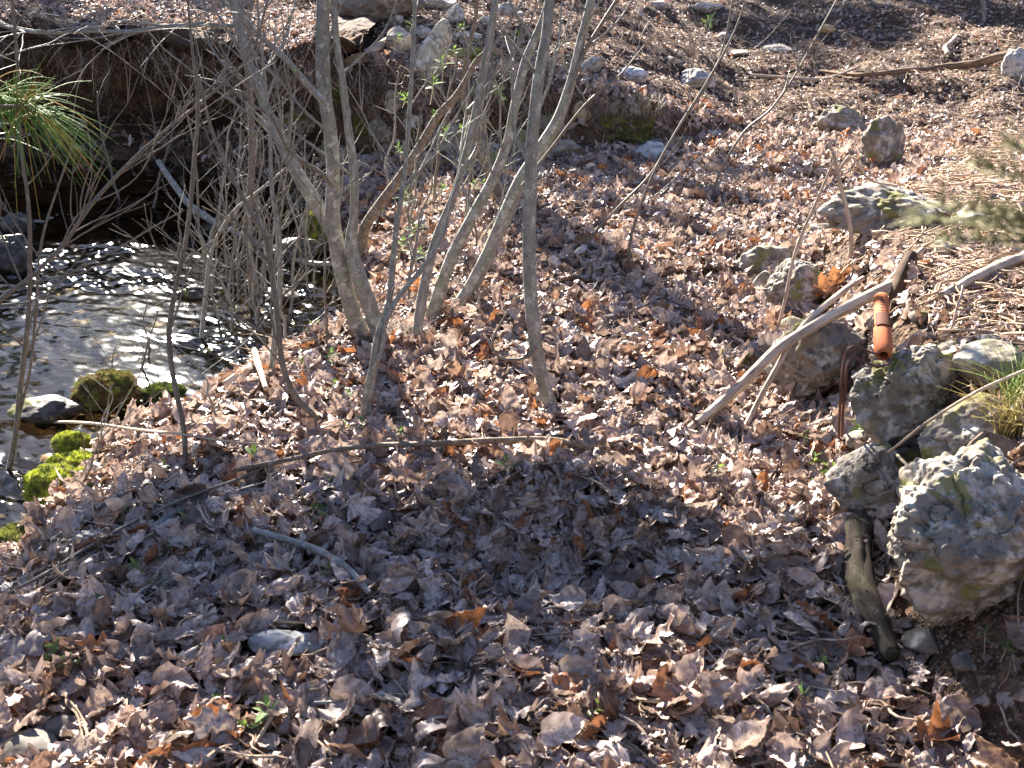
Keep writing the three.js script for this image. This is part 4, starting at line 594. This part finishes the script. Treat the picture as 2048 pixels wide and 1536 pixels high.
// ------------------------------------------------------------------ moss
{ const n = 5, P = [], C = []; for (let k = 0; k < 7; k++) { const a = k * 2.4, r = 0.25; const bx = Math.cos(a) * r * rr(0.2, 1), bz = Math.sin(a) * r * rr(0.2, 1), tx = bx + Math.cos(a) * 0.35, tz = bz + Math.sin(a) * 0.35, px = -Math.sin(a) * 0.12, pz = Math.cos(a) * 0.12; P.push(bx - px, 0, bz - pz, bx + px, 0, bz + pz, tx, rr(0.7, 1.1), tz); }
  G.tuft = new THREE.BufferGeometry(); G.tuft.setAttribute('position', new THREE.Float32BufferAttribute(P, 3)); G.tuft.computeVertexNormals(); }
const mossTuft = new THREE.MeshPhysicalMaterial({ roughness: 1, transmission: 0.3, thickness: 0, side: THREE.DoubleSide });
function moss(label, px, py, w, h, o = {}) {
  const d = o.depth || Math.min(hit(px, py + h * 0.3), water(px, py + h * 0.3)), a = w / 2 * d / FPX, b = h / 2 * d / FPX, p = at(px, py, d), s = px * 0.37, t = thing('moss_cushion', label, 'moss');
  const shape = (v) => 1 + 0.28 * fbm(v.x * 1.6 + s, v.y * 1.6, v.z * 1.6, 3) + 0.07 * fbm(v.x * 7, v.y * 7 + s, v.z * 7, 2), A = o.tone || [0.42, 0.45, 0.04], B = o.tone2 || [0.10, 0.12, 0.02];
  const g = blob(20, (v, q) => { q.r = shape(v); q.c = mix3(B, A, clamp(0.5 + fbm(v.x * 3, v.y * 3, v.z * 3 + s, 3), 0, 1)); }); g.scale(a, b, a * (o.deep ?? 0.8)); g.computeVertexNormals();
  const body = mesh('cushion', g, std({ vertexColors: true, roughness: 1 }), t); t.position.copy(p); t.position.z -= a * 0.4; t.rotation.z = o.rz ?? 0;
  const N = o.n ?? 2600, im = new THREE.InstancedMesh(G.tuft, mossTuft, N), mx = new THREE.Matrix4(), v = V(0, 0, 0), c = new THREE.Color(); im.name = 'tufts'; im.userData.kind = 'stuff';
  for (let i = 0; i < N; i++) { v.set(rr(-1, 1), rr(-0.5, 1), rr(-1, 1)).normalize(); const r = shape(v), q = V(v.x * a, v.y * b, v.z * a * (o.deep ?? 0.8)).multiplyScalar(r), nn = V(v.x / a, v.y / b, v.z / (a * 0.8)).normalize().lerp(V(0, 1, 0), 0.3).normalize(), k = rr(0.006, 0.014) * (o.k ?? 1); mx.compose(q, new THREE.Quaternion().setFromUnitVectors(V(0, 1, 0), nn).multiply(new THREE.Quaternion().setFromAxisAngle(V(0, 1, 0), rnd() * 6)), V(k, k, k)); im.setMatrixAt(i, mx); const m = clamp(0.5 + fbm(v.x * 3, v.y * 3, v.z * 3 + s, 3) + rr(-0.25, 0.25), 0, 1); im.setColorAt(i, c.setRGB(...mix3(B, A, m))); }
  im.castShadow = im.receiveShadow = true; t.add(im); rocksAt.push([p.x, p.z - a * 0.4, a]); return t;
}
moss('bright yellow green moss cushion bulging over the stream margin', 108, 984, 120, 80, { n: 3600 });
moss('bright green moss tongue joined to the cushion at the margin', 165, 945, 90, 54, {});
moss('upright bright green moss clump on the bank beside the flat dark stone', 140, 900, 64, 58, {});
moss('round brown and dark green moss hummock on a stone at the margin', 208, 792, 130, 78, { tone: [0.12, 0.13, 0.02], tone2: [0.10, 0.05, 0.02], n: 3600 });
moss('dark green moss strip beside the round moss hummock', 325, 795, 80, 34, { tone: [0.10, 0.13, 0.02], tone2: [0.04, 0.05, 0.01] });
moss('low dark olive moss patch on the shaded bank', 40, 1096, 130, 46, { tone: [0.2, 0.22, 0.03], tone2: [0.07, 0.07, 0.02], n: 3600 });
moss('yellow green mossy stone behind the twin stemmed tree', 634, 470, 46, 90, { tone: [0.3, 0.3, 0.02], k: 1.4 });
moss('small moss pad against the foot of the twin stemmed tree', 668, 655, 40, 22, {});
moss('yellow moss patch on the far bank behind the twin stemmed tree', 620, 150, 40, 50, { tone: [0.36, 0.32, 0.02], k: 1.6, n: 1500 });
moss('moss tuft on the cut bank below the pale log', 690, 190, 60, 30, { tone: [0.22, 0.24, 0.02], k: 1.6, n: 1500 });
moss('hanging moss patch under the bank edge', 728, 262, 34, 60, { tone: [0.26, 0.24, 0.02], k: 1.6, n: 1500 });
moss('dark olive moss on the overhanging ledge beside the leaning trunks', 935, 120, 110, 34, { tone: [0.16, 0.16, 0.03], k: 1.5, n: 1800 });
moss('moss at the foot of the tilted slab', 820, 270, 30, 60, { tone: [0.22, 0.22, 0.02], k: 1.5, n: 1200 });
for (const [x, y, w, h, lb] of [[1850, 935, 90, 40, 'dark olive moss between the knob of rock and the silvery flake'], [1960, 880, 90, 30, 'olive moss pad over the dark mossy rock'], [1775, 955, 50, 34, 'small moss pad on top of the fissured knob of rock'], [1900, 745, 80, 24, 'thin brown moss on the shoulder of the broad pale boulder'], [1740, 420, 110, 26, 'moss crust along the long flat rock']]) moss(lb, x, y, w, h, { tone: [0.15, 0.13, 0.03], tone2: [0.07, 0.055, 0.02], n: 1400, deep: 0.6, depth: hit(x, y) - 0.03 });
moss('flat yellow green moss smear spreading from the cushion over the soil', 185, 975, 90, 24, { n: 1800 });
moss('thin moss patch at the waterline under the upright clump', 120, 930, 50, 28, { n: 1200 });
moss('small bright moss pad on the bank between the olive patch and the cushion', 150, 1020, 50, 20, { n: 1000 });
{ // the mossy ledge
  const t = moss('shaggy moss curtain hanging from the earth ledge above the leaf drift', 1225, 268, 170, 76, { tone: [0.20, 0.19, 0.03], tone2: [0.09, 0.08, 0.03], k: 1.7, n: 5200, deep: 0.5 });
}
// ------------------------------------------------------------------ hanging rootlets and dry grass on the cut bank
{
  const gs = []; for (let i = 0; i < 4; i++) { const pts = [V(0, 0, 0)]; for (let j = 1; j < 6; j++) pts.push(V(rr(-0.12, 0.12) * j / 3, -j / 5, rr(-0.12, 0.12) * j / 3)); gs.push(sweep(pts, [0.012, 0.008, 0.003], { sides: 3, step: 0.2 })); }
  const root = new THREE.Group(); root.name = 'root_fringe'; root.userData = { kind: 'stuff', label: 'fringe of fine dry rootlets and grass on the cut bank', category: 'roots' }; scene.add(root); const mx = new THREE.Matrix4(), c = new THREE.Color();
  gs.forEach(g => {
    const N = 1500, im = new THREE.InstancedMesh(g, M.straw.clone(), N); im.material.color.setRGB(1, 1, 1); im.name = 'rootlets';
    for (let i = 0; i < N; i++) {
      let x, y, z, L; const t = rnd();
      if (t < 0.55) { x = rr(-5.2, -1.3); const zb = -zBank(x); z = zb + rr(-0.45, 0.5); y = H(x, zb - 1.3) + rr(-0.32, -0.04); L = rr(0.1, 0.4); }
      else { const cx = pick([-2.65, -2.5, -1.9, -0.9, -0.2, 0.4, 1.0]); x = cx + rr(-0.35, 0.35); const zb = -zBank(x); z = zb + rr(-0.25, 0.05); y = H(x, zb - 0.35) + rr(-0.2, 0.04); L = rr(0.08, 0.28); }
      mx.compose(V(x, y, z), new THREE.Quaternion().setFromEuler(new THREE.Euler(rr(-1.1, 0.9), rnd() * 6, rr(-1, 1))), V(L, L, L)); im.setMatrixAt(i, mx); const b = rr(0.4, 1.1); im.setColorAt(i, c.setRGB(0.30 * b, 0.21 * b, 0.15 * b));
    }
    im.castShadow = im.receiveShadow = true; root.add(im);
  });
}

for (let i = 0; i < 14; i++) { const x = -4.9 + i * 0.26 + rr(-0.1, 0.1), L = lip(x), t = thing('hanging_root', 'crooked dead root dangling from the overhanging bank above the stream', 'root', 'roots dangling from the overhanging bank'), p = V(x, L.top - 0.12, L.zb + L.out - 0.12), out = twigGeos(p, V(rr(-0.7, 0.7), -0.8, rr(0.1, 0.6)), rr(0.25, 0.6), rr(0.006, 0.014), 1, [], { kink: 0.3, rise: -0.12 }); mesh('root', mergeGeometries(out), pick([M.twig, M.barkBrown, M.deadDark]), t); }
// ------------------------------------------------------------------ green sprouts
function bladeGeo(len, w, droop) { const n = 7, P = [], U = [], I = []; for (let i = 0; i <= n; i++) { const u = i / n, ww = w * Math.pow(Math.sin(Math.PI * clamp(u * 0.94 + 0.05, 0, 1)), 0.8); for (let j = -1; j <= 1; j++) { P.push(u * len, -droop * u * u * len + Math.abs(j) * ww * 0.35, j * ww); U.push(u, 0.5 + j * 0.45); if (i && j > -1) { const k = i * 3 + j + 1; I.push(k - 4, k - 1, k - 3, k - 3, k - 1, k); } } } const g = new THREE.BufferGeometry(); g.setAttribute('position', new THREE.Float32BufferAttribute(P, 3)); g.setAttribute('uv', new THREE.Float32BufferAttribute(U, 2)); g.setIndex(I); g.computeVertexNormals(); return g; }
const blades = [bladeGeo(1, 0.16, 0.15), bladeGeo(1, 0.2, 0.35), bladeGeo(1, 0.13, -0.05)];
const greens = [[0.13, 0.2, 0.04], [0.09, 0.155, 0.04], [0.18, 0.235, 0.045]].map(c => new THREE.MeshPhysicalMaterial({ map: greenMap, color: col(...c), roughness: 1, transmission: 0.4, thickness: 0, side: THREE.DoubleSide }));
function makeSprout(k) {
  const t = new THREE.Group(); t.name = 'leafy_sprout'; const h = 0.07; mesh('stem', sweep([V(0, -0.03, 0), V(0.004, h * 0.5, 0.003), V(0, h, 0)], [0.0022, 0.0016], { sides: 5, step: 0.02 }), M.straw, t);
  for (let lv = 0; lv < 3; lv++) for (let i = 0; i < 3 - (lv === 0 ? 1 : 0); i++) { const m = mesh('leaf', blades[(i + lv + k) % 3], greens[(i + k) % 3], t), s = [0.05, 0.055, 0.038][lv] * rr(0.8, 1.15); m.scale.setScalar(s); m.position.set(0, h * (0.45 + lv * 0.27), 0); m.rotation.set(0, i * 2.1 + lv * 1.1 + rr(-0.4, 0.4), [0.25, 0.5, 1.0][lv] + rr(-0.15, 0.2), 'YXZ'); }
  return t;
}
const sprouts = [0, 1, 2].map(makeSprout);
const sproutAt = (px, py, s, label, group, p) => { const o = copyOf(sprouts[Math.floor(rnd() * 3)]); o.userData = { label, category: 'plant', group }; o.position.copy(p || ground(px, py)); o.position.y += p ? 0 : 0.03; o.rotation.set(rr(-0.6, 0.6), rnd() * 6, rr(-0.6, 0.6)); o.scale.setScalar(s); return o; };
for (const [x, y] of [[690, 895], [735, 880], [655, 745], [605, 750], [665, 805], [705, 808], [655, 1000], [640, 1040], [330, 965], [268, 1055], [375, 1085], [850, 1020], [835, 990], [1010, 975], [1435, 745], [1495, 740], [800, 905], [295, 1085], [985, 1050], [515, 950]]) sproutAt(x, y, rr(0.4, 0.95), 'small light green sprout with pointed leaves in the sunlit litter', 'sprouts in the sunlit litter');
for (const [x, y] of [[400, 1175], [310, 1195], [220, 1250], [130, 1330], [110, 1350], [455, 1325], [430, 1420], [345, 1135], [690, 1090], [640, 1075], [150, 1360], [255, 1300], [1640, 1350], [1620, 1430], [505, 1480], [540, 1480], [1180, 1480], [660, 1190], [275, 1180]]) sproutAt(x, y, rr(0.3, 0.8), 'small dark green sprout growing through the shaded litter', 'sprouts in the shaded litter');
for (const [x, y] of [[1605, 915], [1640, 975], [1660, 985], [1625, 960], [1740, 890], [1760, 880], [1765, 915], [1720, 880], [1420, 980], [1625, 1005], [2030, 760], [2020, 740], [1800, 985], [1700, 985]]) sproutAt(x, y, rr(0.5, 1.0), 'leafy green sprig growing between the boulders', 'sprigs between the boulders');
for (const [x, y] of [[2000, 1335], [2025, 1350], [1965, 1320]]) sproutAt(x, y, 0.55, 'bright clover like sprout on the bare soil under the white speckled boulder', 'sprouts on the bare soil');
for (const [x, y, d] of [[800, 515, 5.3], [855, 525, 5.4], [810, 420, 5.5], [880, 400, 6], [845, 470, 5.4], [930, 75, 8], [955, 190, 7.6], [990, 195, 7.4], [925, 180, 7.5], [912, 245, 7.2], [935, 330, 7], [830, 480, 5.4], [640, 690, 5], ...Array.from({ length: 22 }, () => [rr(780, 1040), rr(60, 560), rr(5.4, 7.2)])]) sproutAt(0, 0, rr(0.5, 1.3), 'yellow green leaf cluster opening on a thicket stem', 'leaf clusters on the thicket stems', at(x, y, d));
for (const [x, y] of [[1408, 58], [1420, 64]]) sproutAt(x, y, 1.8, 'green leafy seedling alone on the sunny upper slope', 'seedling on the upper slope');

// grass tufts
function grassTuft(px, py, n, len, label, tone, spread = 0.05) {
  const t = thing('grass_tuft', label, 'grass'), p = ground(px, py), gs = []; t.position.copy(p);
  for (let i = 0; i < n; i++) { const a = rnd() * 6.28, L = len * rr(0.5, 1.1), dx = Math.cos(a), dz = Math.sin(a), lean = rr(0.2, 0.9), pts = []; const bx = rr(-spread, spread), bz = rr(-spread, spread); for (let j = 0; j <= 4; j++) { const u = j / 4; pts.push(V(bx + dx * L * lean * u * u, L * u * (1 - 0.45 * lean * u), bz + dz * L * lean * u * u)); } gs.push(sweep(pts, [0.0013, 0.001, 0.0004], { sides: 3, step: L / 4, wob: 0 })); }
  const m = mesh('blades', mergeGeometries(gs), std({ color: col(...tone), roughness: 0.6 }), t); m.userData.kind = 'stuff'; return t;
}
grassTuft(2010, 880, 150, 0.2, 'dry yellowing grass tuft over the brown slab of bark', [0.32, 0.25, 0.08], 0.05);
grassTuft(2040, 820, 120, 0.2, 'green fine bladed grass tuft beside the white rock', [0.14, 0.2, 0.04], 0.05);
grassTuft(800, 690, 220, 0.14, 'grey dry root tuft at the foot of the slender leaning trunk', [0.26, 0.22, 0.18], 0.09);
grassTuft(1250, 225, 180, 0.2, 'thin dead grass on top of the mossy ledge', [0.35, 0.3, 0.16], 0.28);

// ------------------------------------------------------------------ pine sapling reaching in from the left
const needleM = std({ color: col(0.11, 0.19, 0.04), roughness: 0.75, side: THREE.DoubleSide });
function needles(p, dir, n, len, r, droop, out) {
  for (let i = 0; i < n; i++) { const d = dir.clone().add(V(rr(-1, 1), rr(-1, 1), rr(-1, 1)).multiplyScalar(1.05)).normalize(), L = len * rr(0.7, 1.1), pts = [], b = p.clone().addScaledVector(dir, rr(-0.1, 0.02)), side = V(rr(-1, 1), rr(-1, 1), rr(-1, 1)).multiplyScalar(0.12); for (let j = 0; j <= 4; j++) { const u = j / 4; pts.push(b.clone().addScaledVector(d, L * u).addScaledVector(side, L * u * u).add(V(0, -droop * L * u * u, 0))); } out.push(sweep(pts, [r, r, r * 0.5], { sides: 4, step: L / 4, wob: 0 })); }
}
{
  const t = thing('pine_sapling', 'young pine whose long green needle spray hangs over the dark stream', 'pine'), tip = at(62, 214, 2.6), base = V(-2.35, H(-2.35, -2.2) - 0.05, -2.2), top = V(-2.3, 2.3, -2.3);
  mesh('trunk', sweep([base, V(-2.34, 0.6, -2.22), V(-2.32, 1.5, -2.28), top], [0.03, 0.025, 0.012], { sides: 10 }), M.barkBrown, t);
  const b0 = V(-2.33, 1.2, -2.26); mesh('bough', sweep([b0, b0.clone().lerp(tip, 0.5).add(V(0, 0.08, 0)), tip], [0.010, 0.006, 0.004], { sides: 8 }), M.barkBrown, t);
  const out = []; needles(tip, V(0.85, -0.25, 0.1).normalize(), 80, 0.18, 0.0009, 0.38, out); needles(tip.clone().add(V(-0.03, 0.0, 0)), V(0.2, 0.55, -0.1).normalize(), 34, 0.14, 0.0011, 0.1, out);
  mesh('needle_spray', mergeGeometries(out), needleM, t);
  const yl = []; needles(tip.clone().add(V(-0.02, 0.01, 0)), V(0.35, 0.6, 0).normalize(), 22, 0.11, 0.0009, 0.1, yl); needles(tip, V(0.6, -0.5, 0.1).normalize(), 18, 0.19, 0.001, 0.5, yl); mesh('yellow_needles', mergeGeometries(yl), std({ color: col(0.30, 0.19, 0.04), roughness: 0.5 }), t);
}
{ // feathery cedar spray close to the lens on the right
  const t = thing('cedar_spray', 'soft feathery olive cedar spray in front of the right hand slope', 'cedar'), out = [], wood = [];
  const base = at(2330, 640, 0.72), root = V(0.75, H(0.75, -0.8) - 0.05, -0.8);
  wood.push(sweep([root, V(0.7, 0.7, -0.72), base], [0.012, 0.009, 0.005], { sides: 7 }));
  for (const [tx, ty, dd] of [[1890, 410, 0.72], [1960, 330, 0.75], [1900, 480, 0.7], [2030, 290, 0.75], [2000, 450, 0.71], [1850, 440, 0.75]]) {
    const tip = at(tx, ty, dd), n = 16; wood.push(sweep([base, base.clone().lerp(tip, 0.5).add(V(0, 0.02, 0)), tip], [0.002, 0.0007], { sides: 4, step: 0.03 }));
    for (let i = 5; i < n; i++) { const p = base.clone().lerp(tip, i / (n - 1)).add(V(0, 0.02 * Math.sin(Math.PI * i / (n - 1)), 0)); for (let k = 0; k < 12; k++) { const d = tip.clone().sub(base).normalize().add(V(rr(-0.8, 0.8), rr(-0.8, 0.8), rr(-0.6, 0.6))).normalize(), L = rr(0.008, 0.024); out.push(sweep([p, p.clone().addScaledVector(d, L * 0.5).add(V(0, rr(-.002, .002), 0)), p.clone().addScaledVector(d, L)], [0.0005, 0.0003], { sides: 3, step: 0.02 })); } }
  }
  mesh('stem', mergeGeometries(wood), M.twig, t); mesh('sprays', mergeGeometries(out), std({ color: col(0.17, 0.165, 0.085), roughness: 0.8 }), t);
}

// ------------------------------------------------------------------ pines beyond the picture that shade the bank
{
  const gs = []; const tuft = []; for (let i = 0; i < 60; i++) { const d = V(rr(-1, 1), rr(-0.3, 0.8), rr(-1, 1)).normalize(), s = V(d.z, 0, -d.x).normalize().multiplyScalar(0.012); tuft.push(-s.x, 0, -s.z, s.x, 0, s.z, d.x, d.y, d.z); }
  const tg = new THREE.BufferGeometry(); tg.setAttribute('position', new THREE.Float32BufferAttribute(tuft, 3)); tg.computeVertexNormals();
  const pineTree = (label, x, z, hgt, boughs) => {
    const y0 = H(x, z), t = thing('pine_tree', label, 'pine'); mesh('trunk', sweep([V(x, y0 - 0.2, z), V(x + 0.05, y0 + hgt * 0.5, z), V(x, y0 + hgt, z - 0.1)], [0.17, 0.12, 0.03], { sides: 12, step: 0.3 }), M.barkBrown, t);
    const N = boughs.reduce((s, b) => s + b[4], 0), im = new THREE.InstancedMesh(tg, needleM, N), mx = new THREE.Matrix4(); im.name = 'foliage'; im.userData.kind = 'stuff'; let n = 0;
    for (const [tx, ty, tz, w, cnt, big = 1] of boughs) { const a = V(x, ty - 0.3, z), b = V(tx, ty, tz); mesh('bough', sweep([a, a.clone().lerp(b, 0.5).add(V(0, 0.12, 0)), b], [0.05, 0.03, 0.008], { sides: 6, step: 0.3 }), M.barkBrown, t); const dir = b.clone().sub(a), side = V(dir.z, 0, -dir.x).normalize(); for (let i = 0; i < cnt; i++) { const u = rr(0.5, 1.1), p = a.clone().addScaledVector(dir, u).addScaledVector(side, rr(-1, 1) * w * (0.5 + 0.5 * Math.sin(Math.PI * clamp(u, 0, 1)))).add(V(0, rr(-0.14, 0.14), 0)), s = rr(0.1, 0.2) * big; mx.compose(p, new THREE.Quaternion().setFromEuler(new THREE.Euler(rr(-.5, .5), rnd() * 6, rr(-.5, .5))), V(s, s, s)); im.setMatrixAt(n++, mx); } }
    im.castShadow = im.receiveShadow = true; t.add(im); return t;
  };
  // foliage that shades ground point (gx, gz) from height y hangs toward the sun from it
  const kx = Math.tan(-SUN_AZ) * Math.cos(SUN_AZ) / Math.tan(SUN_EL), kz = Math.cos(SUN_AZ) / Math.tan(SUN_EL);
  const over = (gx, gq, y, w, n, gy = 0) => [gx - kx * (y - gy), y, -gq - kz * (y - gy), w, n];
  pineTree('tall pine on the far bank shading the foreground leaves', -6.6, -10.9, 7, [over(0.9, 2.2, 4.6, 0.22, 215), over(0.7, 2.45, 4.4, 0.12, 130), over(-0.2, 2.0, 4.7, 0.24, 100), over(-2.4, 9.9, 3.0, 0.5, 220, 1)]);
  pineTree('tall pine behind the far bank shading the drift of leaves on the slope', -4.4, -19, 9, [over(0.6, 5.0, 6.4, 0.2, 160), over(1.3, 7.3, 5.4, 0.3, 240), over(2.0, 7.9, 5.6, 0.32, 160), over(1.0, 6.4, 5.9, 0.16, 90)]);
  pineTree('pine far up the slope casting the shade along the top', 2.4, -21.5, 7, [over(5.5, 14.2, 4.4, 0.5, 300, 1.2), over(3.8, 14.3, 4.6, 0.5, 300, 1.2), over(7, 14.2, 5, 0.5, 300, 1.2)]);
  // the wood behind the viewer closes off the low sky there
  for (const [x, z, h] of [[-7.5, 3.5, 9], [-3.2, 6.5, 10], [1.2, 5.6, 9], [5.2, 6.8, 10], [-11, -3, 9]]) { const b = []; for (let i = 0; i < 26; i++) { const a = i * 2.4, y = H(x, z) + lerp(1.6, h - 0.6, i / 25), r = lerp(2.3, 0.6, i / 25); b.push([x + Math.cos(a) * r, y, z + Math.sin(a) * r, 0.75, 60]); } pineTree('tall dense pine in the wood behind the viewpoint', x, z, h, b).userData.group = 'pines behind the viewpoint'; }
  // the wood up the valley that the stream mirrors
  for (let i = 0; i < 13; i++) { const x = -24 + i * 2.9 + rr(-0.8, 0.8), z = -31 - (i % 3) * 2.5, h = rr(8, 10), b = []; for (let k = 0; k < 16; k++) { const a = k * 2.4, y = H(x, z) + lerp(0.8, h - 0.6, k / 15), r = lerp(2.4, 0.7, k / 15); b.push([x + Math.cos(a) * r, y, z + Math.sin(a) * r, 0.9, 46, 2.4]); } pineTree('pine standing in the wood up the valley beyond the slope', x, z, h, b).userData.group = 'pines up the valley'; }
}
scene.traverse(o => { if (o.isMesh) { o.castShadow = true; o.receiveShadow = true; } });
renderer.render(scene, camera);
